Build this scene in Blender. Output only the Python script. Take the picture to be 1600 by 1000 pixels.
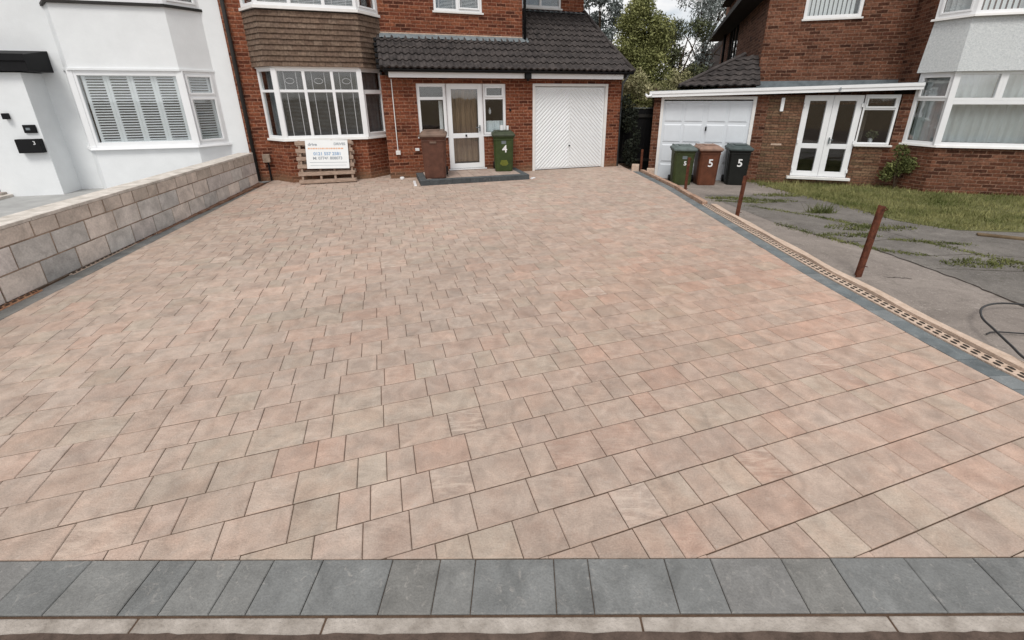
import bpy, math, random
import numpy as np
from mathutils import Vector, Matrix
random.seed(4)
SC = bpy.context.scene
for o in list(bpy.data.objects): bpy.data.objects.remove(o)
COL = SC.collection
R = math.radians
# ------------------------------------------------------------------ camera
cam_d = bpy.data.cameras.new("camera"); cam = bpy.data.objects.new("camera", cam_d); COL.objects.link(cam)
PITCH, ROLL, CAMH = 0.3417, 0.0035, 1.8
cp, sp, cr, sr = math.cos(PITCH), math.sin(PITCH), math.cos(ROLL), math.sin(ROLL)
rv = Vector((1, 0, 0)); dv = Vector((0, -sp, -cp)); fv = Vector((0, cp, -sp))
right = cr*rv + sr*dv; up = sr*rv - cr*dv; back = -fv
mw = Matrix((right, up, back)).transposed().to_4x4(); mw.translation = Vector((0, 0, CAMH))
cam.matrix_world = mw
cam_d.sensor_width = 36; cam_d.lens = 678.77/1600*36
cam_d.shift_x = -20/1600; cam_d.shift_y = -107.5/1600
cam_d.clip_end = 2000; cam_d.clip_start = 0.05
SC.camera = cam
# ------------------------------------------------------------------ sky, sun, exposure
SUN_EL, SUN_AZ = 58, 188      # degrees; azimuth measured clockwise from +Y
w = bpy.data.worlds.new("World"); SC.world = w; w.use_nodes = True
nt = w.node_tree; nt.nodes.clear()
def N(nt, t, **k):
    n = nt.nodes.new(t)
    for a, b in k.items(): setattr(n, a, b)
    return n
out = N(nt, 'ShaderNodeOutputWorld'); bg = N(nt, 'ShaderNodeBackground'); bg.inputs[1].default_value = 0.094
sky = N(nt, 'ShaderNodeTexSky', sky_type='NISHITA', sun_disc=False)
sky.sun_elevation = R(SUN_EL); sky.sun_rotation = R(SUN_AZ); sky.air_density = 1.0; sky.dust_density = 2.0
tc = N(nt, 'ShaderNodeTexCoord'); mp = N(nt, 'ShaderNodeMapping'); mp.inputs['Scale'].default_value = (1, 1, 3.2)
nz = N(nt, 'ShaderNodeTexNoise'); nz.inputs['Scale'].default_value = 3.4; nz.inputs['Detail'].default_value = 8; nz.inputs['Roughness'].default_value = .55
rp = N(nt, 'ShaderNodeValToRGB'); rp.color_ramp.elements[0].position = .32; rp.color_ramp.elements[1].position = .55
mx = N(nt, 'ShaderNodeMixRGB'); mx.inputs[2].default_value = (9.9, 9.7, 9.5, 1)
nt.links.new(tc.outputs['Generated'], mp.inputs[0]); nt.links.new(mp.outputs[0], nz.inputs['Vector'])
nt.links.new(nz.outputs['Fac'], rp.inputs[0]); nt.links.new(rp.outputs[0], mx.inputs[0])
nt.links.new(sky.outputs[0], mx.inputs[1]); nt.links.new(mx.outputs[0], bg.inputs[0]); nt.links.new(bg.outputs[0], out.inputs[0])
sd = bpy.data.lights.new("sun", 'SUN'); sd.energy = 1.8; sd.angle = R(20); sd.color = (1, .97, .92)
so = bpy.data.objects.new("sun", sd); COL.objects.link(so)
az = R(SUN_AZ); el = R(SUN_EL)
sdir = Vector((math.sin(az)*math.cos(el), math.cos(az)*math.cos(el), math.sin(el)))
so.rotation_euler = sdir.to_track_quat('Z', 'Y').to_euler(); so.location = (0, 0, 30)
SC.view_settings.view_transform = 'Standard'; SC.view_settings.look = 'None'
SC.view_settings.exposure = 0.21; SC.view_settings.gamma = 1
SC.cycles.max_bounces = 6; SC.cycles.transparent_max_bounces = 12

# ------------------------------------------------------------------ helpers
def lin(c):
    return tuple(((x/255)/12.92 if x/255 <= .04045 else ((x/255+.055)/1.055)**2.4) for x in c)
def mat(name, col, rough=.8, var=.12, scale=6, bump=0, bscale=60, spec=.3, col2=None, metal=0, vec='Object', stretch=None, contrast=(.3, .7)):
    """procedural surface: base colour with noise variation and optional bump"""
    m = bpy.data.materials.new(name); m.use_nodes = True; t = m.node_tree; b = t.nodes['Principled BSDF']
    b.inputs['Roughness'].default_value = rough; b.inputs['Specular IOR Level'].default_value = spec; b.inputs['Metallic'].default_value = metal
    tc = N(t, 'ShaderNodeTexCoord'); src = tc.outputs[vec]
    if stretch:
        mp = N(t, 'ShaderNodeMapping'); mp.inputs['Scale'].default_value = stretch; t.links.new(src, mp.inputs[0]); src = mp.outputs[0]
    nz = N(t, 'ShaderNodeTexNoise'); nz.inputs['Scale'].default_value = scale; nz.inputs['Detail'].default_value = 6; nz.inputs['Roughness'].default_value = .62
    t.links.new(src, nz.inputs['Vector'])
    rp = N(t, 'ShaderNodeValToRGB'); e = rp.color_ramp.elements
    if col2 is None:
        a = tuple(max(0, x*(1-var)) for x in col); c = tuple(min(1, x*(1+var)) for x in col)
    else: a, c = col, col2
    e[0].position, e[1].position = contrast
    e[0].color = (*a, 1); e[1].color = (*c, 1)
    t.links.new(nz.outputs['Fac'], rp.inputs[0]); t.links.new(rp.outputs[0], b.inputs['Base Color'])
    if bump:
        n2 = N(t, 'ShaderNodeTexNoise'); n2.inputs['Scale'].default_value = bscale; n2.inputs['Detail'].default_value = 5
        t.links.new(src, n2.inputs['Vector'])
        bp = N(t, 'ShaderNodeBump'); bp.inputs['Strength'].default_value = bump; bp.inputs['Distance'].default_value = .01
        t.links.new(n2.outputs['Fac'], bp.inputs['Height']); t.links.new(bp.outputs[0], b.inputs['Normal'])
    m['ramp'] = rp.name
    return m
def brick_mat(name, cols, mortar, bw=.225, bh=.075, ms=.011, dirt=.5, bump=.5, low=None, zoff=0):
    m = bpy.data.materials.new(name); m.use_nodes = True; t = m.node_tree; b = t.nodes['Principled BSDF']
    b.inputs['Roughness'].default_value = .88; b.inputs['Specular IOR Level'].default_value = .2
    uv = N(t, 'ShaderNodeUVMap'); uv.uv_map = 'UVMap'
    wob = N(t, 'ShaderNodeTexNoise'); wob.inputs['Scale'].default_value = 9
    t.links.new(uv.outputs[0], wob.inputs['Vector'])
    wm = N(t, 'ShaderNodeVectorMath', operation='MULTIPLY_ADD'); wm.inputs[1].default_value = (.022, .016, 0)
    t.links.new(wob.outputs['Color'], wm.inputs[0])
    zo = N(t, 'ShaderNodeVectorMath', operation='ADD'); zo.inputs[1].default_value = (0, zoff, 0); t.links.new(uv.outputs[0], zo.inputs[0]); t.links.new(zo.outputs[0], wm.inputs[2])
    br = N(t, 'ShaderNodeTexBrick'); br.inputs['Scale'].default_value = 1
    br.inputs['Color1'].default_value = (0, 0, 0, 1); br.inputs['Color2'].default_value = (1, 1, 1, 1); br.inputs['Mortar'].default_value = (.5, .5, .5, 1)
    br.inputs['Mortar Size'].default_value = ms; br.inputs['Mortar Smooth'].default_value = .6
    br.inputs['Brick Width'].default_value = bw; br.inputs['Row Height'].default_value = bh; br.offset = .5
    t.links.new(wm.outputs[0], br.inputs['Vector'])
    rp = N(t, 'ShaderNodeValToRGB'); rp.color_ramp.interpolation = 'LINEAR'; e = rp.color_ramp.elements
    while len(e) < len(cols): e.new(.5)
    for i, c in enumerate(cols):
        e[i].position = i/(len(cols)-1); e[i].color = (*lin(c), 1)
    t.links.new(br.outputs['Color'], rp.inputs[0])
    nz = N(t, 'ShaderNodeTexNoise'); nz.inputs['Scale'].default_value = 1.3; nz.inputs['Detail'].default_value = 8; nz.inputs['Roughness'].default_value = .7
    t.links.new(uv.outputs[0], nz.inputs['Vector'])
    dr = N(t, 'ShaderNodeMapRange'); dr.inputs[1].default_value = .35; dr.inputs[2].default_value = .68; dr.inputs[3].default_value = 1-dirt*.55; dr.inputs[4].default_value = 1+dirt*.35
    t.links.new(nz.outputs['Fac'], dr.inputs[0])
    n3 = N(t, 'ShaderNodeTexNoise'); n3.inputs['Scale'].default_value = 22; n3.inputs['Detail'].default_value = 4
    t.links.new(uv.outputs[0], n3.inputs['Vector'])
    d3 = N(t, 'ShaderNodeMapRange'); d3.inputs[1].default_value = .32; d3.inputs[2].default_value = .68; d3.inputs[3].default_value = .62; d3.inputs[4].default_value = 1.32
    t.links.new(n3.outputs['Fac'], d3.inputs[0])
    mm = N(t, 'ShaderNodeMath', operation='MULTIPLY'); t.links.new(dr.outputs[0], mm.inputs[0]); t.links.new(d3.outputs[0], mm.inputs[1])
    mc = N(t, 'ShaderNodeMixRGB'); mc.inputs[2].default_value = (*lin(mortar), 1)
    t.links.new(br.outputs['Fac'], mc.inputs[0]); t.links.new(rp.outputs[0], mc.inputs[1])
    mu = N(t, 'ShaderNodeVectorMath', operation='SCALE'); t.links.new(mc.outputs[0], mu.inputs[0]); t.links.new(mm.outputs[0], mu.inputs['Scale'])
    last = mu.outputs[0]
    if low:   # damp / efflorescence stained band at the foot of the wall (a stain with its own shape)
        sx = N(t, 'ShaderNodeSeparateXYZ'); t.links.new(uv.outputs[0], sx.inputs[0])
        ad = N(t, 'ShaderNodeMath', operation='MULTIPLY_ADD'); ad.inputs[1].default_value = .35; t.links.new(nz.outputs['Fac'], ad.inputs[0]); t.links.new(sx.outputs['Y'], ad.inputs[2])
        lr = N(t, 'ShaderNodeMapRange'); lr.inputs[1].default_value = .18; lr.inputs[2].default_value = .42; lr.inputs[3].default_value = .55; lr.inputs[4].default_value = 0
        t.links.new(ad.outputs[0], lr.inputs[0])
        ml = N(t, 'ShaderNodeMixRGB'); ml.inputs[2].default_value = (*lin(low), 1); t.links.new(lr.outputs[0], ml.inputs[0]); t.links.new(last, ml.inputs[1]); last = ml.outputs[0]
    t.links.new(last, b.inputs['Base Color'])
    iv = N(t, 'ShaderNodeMath', operation='SUBTRACT'); iv.inputs[0].default_value = 1; t.links.new(br.outputs['Fac'], iv.inputs[1])
    bp = N(t, 'ShaderNodeBump'); bp.inputs['Strength'].default_value = bump; bp.inputs['Distance'].default_value = .012
    t.links.new(iv.outputs[0], bp.inputs['Height']); t.links.new(bp.outputs[0], b.inputs['Normal'])
    return m
def glass_mat(name, tint=(.96, .98, .985), refl=.16):
    m = bpy.data.materials.new(name); m.use_nodes = True; t = m.node_tree; t.nodes.clear()
    o = N(t, 'ShaderNodeOutputMaterial'); mx = N(t, 'ShaderNodeMixShader'); tr = N(t, 'ShaderNodeBsdfTransparent'); gl = N(t, 'ShaderNodeBsdfGlossy')
    gl.inputs['Roughness'].default_value = .03; tr.inputs[0].default_value = (*tint, 1)
    lw = N(t, 'ShaderNodeLayerWeight'); lw.inputs[0].default_value = .5; fr = N(t, 'ShaderNodeMath', operation='POWER'); fr.inputs[1].default_value = 4.5; t.links.new(lw.outputs['Facing'], fr.inputs[0])
    ad = N(t, 'ShaderNodeMath', operation='ADD', use_clamp=True); ad.inputs[1].default_value = refl
    nz = N(t, 'ShaderNodeTexNoise'); nz.inputs['Scale'].default_value = 2.5; tc = N(t, 'ShaderNodeTexCoord'); t.links.new(tc.outputs['Object'], nz.inputs['Vector'])
    bp = N(t, 'ShaderNodeBump'); bp.inputs['Strength'].default_value = .05; bp.inputs['Distance'].default_value = .02; t.links.new(nz.outputs['Fac'], bp.inputs['Height']); t.links.new(bp.outputs[0], gl.inputs['Normal'])
    t.links.new(fr.outputs[0], ad.inputs[0]); t.links.new(ad.outputs[0], mx.inputs[0]); t.links.new(tr.outputs[0], mx.inputs[1]); t.links.new(gl.outputs[0], mx.inputs[2]); t.links.new(mx.outputs[0], o.inputs[0])
    return m
def attr_mat(name, rough=.8, bump=.3, bscale=90, mottling=.18, mscale=14, spec=.3, veins=False, scuff=.3):
    m = bpy.data.materials.new(name); m.use_nodes = True; t = m.node_tree; b = t.nodes['Principled BSDF']
    b.inputs['Roughness'].default_value = rough; b.inputs['Specular IOR Level'].default_value = spec
    at = N(t, 'ShaderNodeAttribute'); at.attribute_name = 'Col'
    tc = N(t, 'ShaderNodeTexCoord')
    nz = N(t, 'ShaderNodeTexNoise'); nz.inputs['Scale'].default_value = mscale; nz.inputs['Detail'].default_value = 7; nz.inputs['Roughness'].default_value = .65; nz.inputs['Distortion'].default_value = .6
    t.links.new(tc.outputs['Object'], nz.inputs['Vector'])
    r1 = N(t, 'ShaderNodeMapRange'); r1.inputs[1].default_value = .3; r1.inputs[2].default_value = .7; r1.inputs[3].default_value = 1-mottling; r1.inputs[4].default_value = 1+mottling
    t.links.new(nz.outputs['Fac'], r1.inputs[0])
    n2 = N(t, 'ShaderNodeTexNoise'); n2.inputs['Scale'].default_value = bscale; n2.inputs['Detail'].default_value = 4
    t.links.new(tc.outputs['Object'], n2.inputs['Vector'])
    r2 = N(t, 'ShaderNodeMapRange'); r2.inputs[1].default_value = .3; r2.inputs[2].default_value = .7; r2.inputs[3].default_value = .9; r2.inputs[4].default_value = 1.1
    t.links.new(n2.outputs['Fac'], r2.inputs[0])
    mu = N(t, 'ShaderNodeMath', operation='MULTIPLY'); t.links.new(r1.outputs[0], mu.inputs[0]); t.links.new(r2.outputs[0], mu.inputs[1])
    sc = N(t, 'ShaderNodeVectorMath', operation='SCALE'); t.links.new(at.outputs['Color'], sc.inputs[0]); t.links.new(mu.outputs[0], sc.inputs['Scale'])
    last = sc.outputs[0]
    n6 = N(t, 'ShaderNodeTexNoise'); n6.inputs['Scale'].default_value = 19; n6.inputs['Detail'].default_value = 8; n6.inputs['Roughness'].default_value = .75; n6.inputs['Distortion'].default_value = 1.2; t.links.new(tc.outputs['Object'], n6.inputs['Vector'])
    r6 = N(t, 'ShaderNodeMapRange'); r6.inputs[1].default_value = .56; r6.inputs[2].default_value = .72; r6.inputs[3].default_value = 0; r6.inputs[4].default_value = scuff; t.links.new(n6.outputs['Fac'], r6.inputs[0])
    m6 = N(t, 'ShaderNodeMixRGB'); m6.inputs[2].default_value = (.50, .46, .42, 1); t.links.new(r6.outputs[0], m6.inputs[0]); t.links.new(last, m6.inputs[1]); last = m6.outputs[0]
    if veins:  # pale mineral streaks on a few blocks (alpha holds the amount), with warm patches
        at2 = N(t, 'ShaderNodeAttribute'); at2.attribute_name = 'Vein'
        vm = N(t, 'ShaderNodeMapping'); vm.inputs['Rotation'].default_value = (0, 0, .6); vm.inputs['Scale'].default_value = (4, 17, 1); t.links.new(tc.outputs['Object'], vm.inputs[0])
        wv = N(t, 'ShaderNodeTexNoise'); wv.inputs['Scale'].default_value = 1.6; wv.inputs['Detail'].default_value = 6; wv.inputs['Roughness'].default_value = .6; wv.inputs['Distortion'].default_value = 1.6
        t.links.new(vm.outputs[0], wv.inputs['Vector'])
        mr = N(t, 'ShaderNodeMapRange'); mr.inputs[1].default_value = .46; mr.inputs[2].default_value = .64; t.links.new(wv.outputs['Fac'], mr.inputs[0])
        m3 = N(t, 'ShaderNodeMath', operation='MULTIPLY', use_clamp=True); t.links.new(mr.outputs[0], m3.inputs[0]); t.links.new(at2.outputs['Fac'], m3.inputs[1])
        mx = N(t, 'ShaderNodeMixRGB'); mx.inputs[2].default_value = (.60, .50, .42, 1); t.links.new(m3.outputs[0], mx.inputs[0]); t.links.new(last, mx.inputs[1]); last = mx.outputs[0]
        # pinkish patches running over several blocks
        vo = N(t, 'ShaderNodeVectorMath', operation='MULTIPLY_ADD'); vo.inputs[1].default_value = (60, 90, 40); t.links.new(at.outputs['Color'], vo.inputs[0]); t.links.new(tc.outputs['Object'], vo.inputs[2])
        n4 = N(t, 'ShaderNodeTexNoise'); n4.inputs['Scale'].default_value = 5.5; n4.inputs['Detail'].default_value = 5; n4.inputs['Roughness'].default_value = .6; t.links.new(vo.outputs[0], n4.inputs['Vector'])
        r4 = N(t, 'ShaderNodeMapRange'); r4.inputs[1].default_value = .42; r4.inputs[2].default_value = .66; r4.inputs[3].default_value = 0; r4.inputs[4].default_value = .5; t.links.new(n4.outputs['Fac'], r4.inputs[0])
        m5 = N(t, 'ShaderNodeMixRGB'); m5.blend_type = 'MULTIPLY'; m5.inputs[2].default_value = (1.03, .89, .83, 1); t.links.new(r4.outputs[0], m5.inputs[0]); t.links.new(last, m5.inputs[1]); last = m5.outputs[0]
    t.links.new(last, b.inputs['Base Color'])
    bp = N(t, 'ShaderNodeBump'); bp.inputs['Strength'].default_value = bump; bp.inputs['Distance'].default_value = .004
    t.links.new(n2.outputs['Fac'], bp.inputs['Height']); t.links.new(bp.outputs[0], b.inputs['Normal'])
    return m

class MB:
    def __init__(s): s.v = []; s.f = []; s.c = []; s.x = []
    def poly(s, pts, col=None, x=0):
        i = len(s.v); s.v += [tuple(p) for p in pts]; s.f.append(tuple(range(i, i+len(pts)))); s.c.append(col); s.x.append(x); return s
    def box(s, x0, x1, y0, y1, z0, z1, col=None):
        if x0 > x1: x0, x1 = x1, x0
        if y0 > y1: y0, y1 = y1, y0
        P = [(x, y, z) for z in (z0, z1) for y in (y0, y1) for x in (x0, x1)]
        return s.hexa([P[0], P[1], P[3], P[2], P[4], P[5], P[7], P[6]], col)
    def hexa(s, P, col=None):
        """P: bottom ring ccw 0-3, top ring 4-7"""
        i = len(s.v); s.v += [tuple(p) for p in P]
        for f in ((3, 2, 1, 0), (4, 5, 6, 7), (0, 1, 5, 4), (1, 2, 6, 5), (2, 3, 7, 6), (3, 0, 4, 7)):
            s.f.append(tuple(i+k for k in f)); s.c.append(col); s.x.append(0)
        return s
    def prism(s, poly, z0, z1, col=None):
        n = len(poly); i = len(s.v)
        s.v += [(p[0], p[1], z0) for p in poly] + [(p[0], p[1], z1) for p in poly]
        fs = [tuple(i+n-1-k for k in range(n)), tuple(i+n+k for k in range(n))] + [(i+k, i+(k+1) % n, i+n+(k+1) % n, i+n+k) for k in range(n)]
        for f in fs: s.f.append(f); s.c.append(col); s.x.append(0)
        return s
    def tube(s, path, r, n=8, col=None, cap=True, sm=0):
        rings = []; P = [Vector(p) for p in path]
        if sm:
            Q = []
            for i in range(len(P)-1):
                a, b, c, d = P[max(i-1, 0)], P[i], P[i+1], P[min(i+2, len(P)-1)]
                for t in [k/sm for k in range(sm)]:
                    Q.append(.5*((2*b)+(c-a)*t+(2*a-5*b+4*c-d)*t*t+(3*b-a-3*c+d)*t**3))
            P = Q+[P[-1]]
        for k, p in enumerate(P):
            d = (P[min(k+1, len(P)-1)]-P[max(k-1, 0)]).normalized()
            a = d.cross(Vector((0, 0, 1)));
            if a.length < .05: a = d.cross(Vector((1, 0, 0)))
            a.normalize(); b = d.cross(a); rr = r[k] if isinstance(r, (list, tuple)) else r
            i = len(s.v); rings.append(i)
            s.v += [tuple(p + rr*(math.cos(2*math.pi*q/n)*a + math.sin(2*math.pi*q/n)*b)) for q in range(n)]
        for i, j in zip(rings, rings[1:]):
            for q in range(n): s.f.append((i+q, i+(q+1) % n, j+(q+1) % n, j+q)); s.c.append(col); s.x.append(0)
        if cap:
            s.f.append(tuple(rings[0]+n-1-q for q in range(n))); s.f.append(tuple(rings[-1]+q for q in range(n))); s.c += [col, col]; s.x += [0, 0]
        return s
    def build(s, name, m, parent=None, smooth=False, bevel=0, flip=False, loc=None, attrs=False):
        me = bpy.data.meshes.new(name); me.from_pydata(s.v, [], s.f); me.update()
        me.materials.append(m)
        uvl = me.uv_layers.new(name='UVMap').data
        nv = len(me.loops); co = np.empty(len(me.vertices)*3, 'f'); me.vertices.foreach_get('co', co); co = co.reshape(-1, 3)
        li = np.empty(nv, 'i'); me.loops.foreach_get('vertex_index', li)
        fn = np.empty(len(me.polygons)*3, 'f'); me.polygons.foreach_get('normal', fn); fn = fn.reshape(-1, 3)
        lt = np.empty(len(me.polygons), 'i'); me.polygons.foreach_get('loop_total', lt)
        nn = np.repeat(fn, lt, 0); p = co[li]
        hl = np.hypot(nn[:, 0], nn[:, 1]); up_ = hl < .5; hl[hl == 0] = 1
        tx = -nn[:, 1]/hl; ty = nn[:, 0]/hl
        # keep the tangent direction stable
        U = np.where(up_, p[:, 0], p[:, 0]*tx+p[:, 1]*ty); V = np.where(up_, p[:, 1], p[:, 2])
        uvl.foreach_set('uv', np.stack([U, V], 1).astype('f').ravel())
        if attrs:
            a = me.attributes.new('Col', 'FLOAT_COLOR', 'CORNER'); arr = np.repeat(np.array([(*c, 1) for c in s.c], 'f'), lt, 0); a.data.foreach_set('color', arr.ravel())
            b = me.attributes.new('Vein', 'FLOAT', 'CORNER'); b.data.foreach_set('value', np.repeat(np.array(s.x, 'f'), lt))
        if smooth: me.polygons.foreach_set('use_smooth', [True]*len(me.polygons))
        o = bpy.data.objects.new(name, me); COL.objects.link(o)
        if parent: o.parent = parent
        if loc: o.location = loc
        if bevel:
            bm = o.modifiers.new('bevel', 'BEVEL'); bm.width = bevel; bm.segments = 2; bm.limit_method = 'ANGLE'; bm.angle_limit = R(40)
        return o
def tag(o, label=None, cat=None, group=None, kind=None):
    if label: o['label'] = label
    if cat: o['category'] = cat
    if group: o['group'] = group
    if kind: o['kind'] = kind
    return o
def thing(name, label, cat, loc=(0, 0, 0), rz=0, group=None):
    o = bpy.data.objects.new(name, None); COL.objects.link(o); o.empty_display_size = .1
    o.location = loc; o.rotation_euler = (0, 0, rz); return tag(o, label, cat, group)
def box(name, m, parent, x0, x1, y0, y1, z0, z1, bevel=0):
    return MB().box(x0, x1, y0, y1, z0, z1).build(name, m, parent, bevel=bevel)
_font = {}
def text(name, body, size, m, parent, loc, rot, thick=.002, align='CENTER', bold=.0):
    cu = bpy.data.curves.new(name, 'FONT'); cu.body = body; cu.size = size; cu.extrude = thick; cu.align_x = align; cu.align_y = 'CENTER'; cu.offset = bold
    t = bpy.data.objects.new(name, cu); COL.objects.link(t)
    dg = bpy.context.evaluated_depsgraph_get(); me = bpy.data.meshes.new_from_object(t.evaluated_get(dg))
    bpy.data.objects.remove(t); me.materials.clear(); me.materials.append(m)
    o = bpy.data.objects.new(name, me); COL.objects.link(o); o.parent = parent; o.location = loc; o.rotation_euler = rot
    return o
def clip(poly, a, b, c):
    """keep a*x+b*y<=c"""
    o = []
    for i in range(len(poly)):
        p, q = poly[i], poly[(i+1) % len(poly)]; dp = a*p[0]+b*p[1]-c; dq = a*q[0]+b*q[1]-c
        if dp <= 0: o.append(p)
        if dp*dq < 0:
            t = dp/(dp-dq); o.append((p[0]+t*(q[0]-p[0]), p[1]+t*(q[1]-p[1])))
    return o

# ------------------------------------------------------------------ materials
M = {}
M['brick4'] = brick_mat('red_brick', [(78, 44, 32), (114, 62, 44), (126, 72, 50), (138, 84, 60), (104, 56, 40)], (148, 108, 88), dirt=.5, low=(128, 110, 88))
M['brick5'] = brick_mat('brown_brick', [(66, 40, 30), (98, 62, 46), (112, 72, 54), (124, 86, 68), (84, 50, 38)], (126, 98, 82), dirt=.65)
M['stonebrick'] = brick_mat('tan_walling', [(98, 70, 54), (124, 94, 74), (112, 80, 62), (136, 108, 86), (96, 78, 58)], (88, 72, 60), bw=.34, bh=.062, ms=.008, dirt=.7, bump=.8)
M['render'] = mat('white_render', (.78, .80, .81), .9, .035, 3, .25, 40, .15)
M['roughcast'] = mat('pebbledash', (.50, .53, .54), .95, .22, 34, 1.0, 90, .1, col2=(.70, .72, .72))
M['upvc'] = mat('white_upvc', (.82, .83, .84), .32, .03, 4, 0, spec=.45)
M['whitepaint'] = mat('white_paint', (.76, .75, .73), .45, .06, 5, .05, 20, .4)
M['garage'] = mat('garage_white', (.78, .80, .81), .5, .03, 3, 0, 8, .3)
M['garage5'] = mat('garage_white_old', (.66, .70, .74), .45, .05, 2.5, .05, 8, .4)
M['tile'] = mat('roof_tile', lin((44, 41, 41)), .8, .3, 6, .6, 50, .25, col2=lin((82, 76, 74)))
M['claytile'] = brick_mat('plain_tile', [(100, 82, 70), (116, 97, 83), (108, 90, 78), (124, 106, 92), (112, 94, 80)], (66, 54, 46), bw=.166, bh=.103, ms=.0035, dirt=.35, bump=.3, zoff=-2.405-.009)  # dark joint colour imitates the shadow between tiles, not mortar
M['lead'] = mat('lead', lin((92, 100, 104)), .6, .15, 8, .1, 20, .4, col2=lin((122, 130, 134)))
M['black'] = mat('black_plastic', (.008, .008, .009), .6, .2, 8, 0, spec=.2)
M['dark'] = mat('dark_interior', (.022, .02, .018), .95, .3, 3)
M['room'] = mat('room_wall', (.07, .06, .05), .95, .2, 2)
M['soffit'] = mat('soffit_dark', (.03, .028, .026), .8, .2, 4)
M['glass'] = glass_mat('window_glass', refl=.10)
M['glassclear'] = glass_mat('window_glass_bright', refl=.24)
M['blind'] = mat('blind_white', (.80, .80, .79), .6, .05, 8)
M['blinddark'] = mat('blind_grey', (.17, .175, .18), .6, .2, 8)
M['lace'] = mat('net_curtain', (.70, .74, .74), .9, .2, 3, .3, 30, stretch=(6, 6, .5), col2=(.80, .86, .88))
M['curtain'] = mat('curtain_brown', lin((96, 76, 60)), .9, .2, 4, stretch=(14, 14, .6), col2=lin((150, 124, 98)))
M['leadcame'] = mat('lead_came', (.42, .43, .44), .5, .1, 5)
M['concrete'] = mat('concrete_path', lin((116, 110, 106)), .93, .2, 2.6, .9, 90, .15, col2=lin((152, 143, 137)))
def concrete_mat(name, a, b_, pale, dark):
    m = bpy.data.materials.new(name); m.use_nodes = True; t = m.node_tree; b = t.nodes['Principled BSDF']; b.inputs['Roughness'].default_value = .93; b.inputs['Specular IOR Level'].default_value = .15
    tc = N(t, 'ShaderNodeTexCoord'); V = tc.outputs['Object']
    def noise(sc, det=6, ro=.6, dist=0):
        n = N(t, 'ShaderNodeTexNoise'); n.inputs['Scale'].default_value = sc; n.inputs['Detail'].default_value = det; n.inputs['Roughness'].default_value = ro; n.inputs['Distortion'].default_value = dist; t.links.new(V, n.inputs['Vector']); return n.outputs['Fac']
    def rng(x, lo, hi, o0=0, o1=1):
        q = N(t, 'ShaderNodeMapRange'); q.inputs[1].default_value = lo; q.inputs[2].default_value = hi; q.inputs[3].default_value = o0; q.inputs[4].default_value = o1; t.links.new(x, q.inputs[0]); return q.outputs[0]
    def mixc(f, x, c):
        q = N(t, 'ShaderNodeMixRGB'); t.links.new(f, q.inputs[0])
        if isinstance(x, tuple): q.inputs[1].default_value = (*x, 1)
        else: t.links.new(x, q.inputs[1])
        q.inputs[2].default_value = (*c, 1); return q.outputs[0]
    c = mixc(rng(noise(1.3, 8, .7, .8), .35, .65), lin(a), lin(b_))
    c = mixc(rng(noise(5, 7, .75, 1.5), .52, .72, 0, .55), c, lin(dark))
    c = mixc(rng(noise(26, 3, .6), .60, .72, 0, .45), c, lin(pale))
    c = mixc(rng(noise(70, 2, .5), .62, .70, 0, .5), c, lin(pale))
    c = mixc(rng(noise(55, 2, .5), .64, .74, 0, .6), c, lin(dark))
    t.links.new(c, b.inputs['Base Color'])
    bp = N(t, 'ShaderNodeBump'); bp.inputs['Strength'].default_value = .9; bp.inputs['Distance'].default_value = .01
    t.links.new(noise(60, 6, .7), bp.inputs['Height']); t.links.new(bp.outputs[0], b.inputs['Normal']); return m
M['concrete'] = concrete_mat('weathered_concrete', (122, 114, 108), (146, 137, 130), (176, 168, 160), (92, 87, 80))
M['concrete2'] = concrete_mat('old_dark_concrete', (98, 94, 90), (124, 119, 114), (158, 152, 146), (70, 68, 58))
M['kerb'] = mat('concrete_kerb', lin((132, 124, 116)), .9, .1, 9, .7, 90, .2, col2=lin((180, 172, 164)))
M['road'] = mat('road_mud', lin((66, 56, 50)), .95, .2, 14, 1, 60, .15, col2=lin((98, 84, 76)))
M['sand'] = mat('jointing_sand', lin((88, 72, 60)), .98, .2, 30, .5, 200, .1)
M['mortar'] = mat('mortar', lin((112, 98, 86)), .95, .3, 6, 1, 60, .1, col2=lin((178, 160, 144)))
M['haunch'] = mat('haunching_mortar', lin((176, 154, 136)), .95, .12, 16, .9, 60, .1, col2=lin((204, 184, 168)))
M['orangebrick'] = mat('orange_brick', lin((156, 106, 78)), .88, .2, 20, .3, 90, .2, col2=lin((194, 154, 124)))
M['edgebrick'] = mat('edging_brick', lin((140, 108, 88)), .9, .3, 9, .6, 60, .15, col2=lin((186, 160, 142)))
M['redbrick'] = mat('red_brick_plain', lin((104, 72, 56)), .92, .3, 9, .8, 60, .15, col2=lin((150, 122, 104)))
M['terrace'] = mat('terrace_paving', lin((150, 150, 149)), .9, .1, 3, .3, 60, .2, col2=lin((176, 176, 174)))
M['coping'] = mat('coping', lin((170, 163, 154)), .9, .1, 6, .6, 60, .2, col2=lin((220, 213, 205)))
M['wood'] = mat('weathered_wood', lin((128, 108, 94)), .85, .2, 8, .4, 40, .2, col2=lin((176, 154, 138)), stretch=(1, 6, 6))
M['rust'] = mat('rusty_post', lin((58, 32, 24)), .88, .3, 14, .7, 60, .2, col2=lin((112, 66, 48)))
M['earth'] = mat('earth', lin((88, 74, 58)), .97, .3, 4, .8, 30, .1, col2=lin((120, 104, 82)))
M['lawn'] = mat('lawn_soil', lin((82, 84, 52)), .97, .3, 3, .6, 40, .1, col2=lin((112, 110, 76)))
M['backroof'] = mat('far_roof', lin((62, 56, 54)), .9, .2, 2, .3, 10)
M['bark'] = mat('bark', lin((70, 58, 46)), .95, .3, 10, .6, 30)
M['path_crack'] = mat('crack_soil', (.035, .027, .021), .97, .2, 20)
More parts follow.
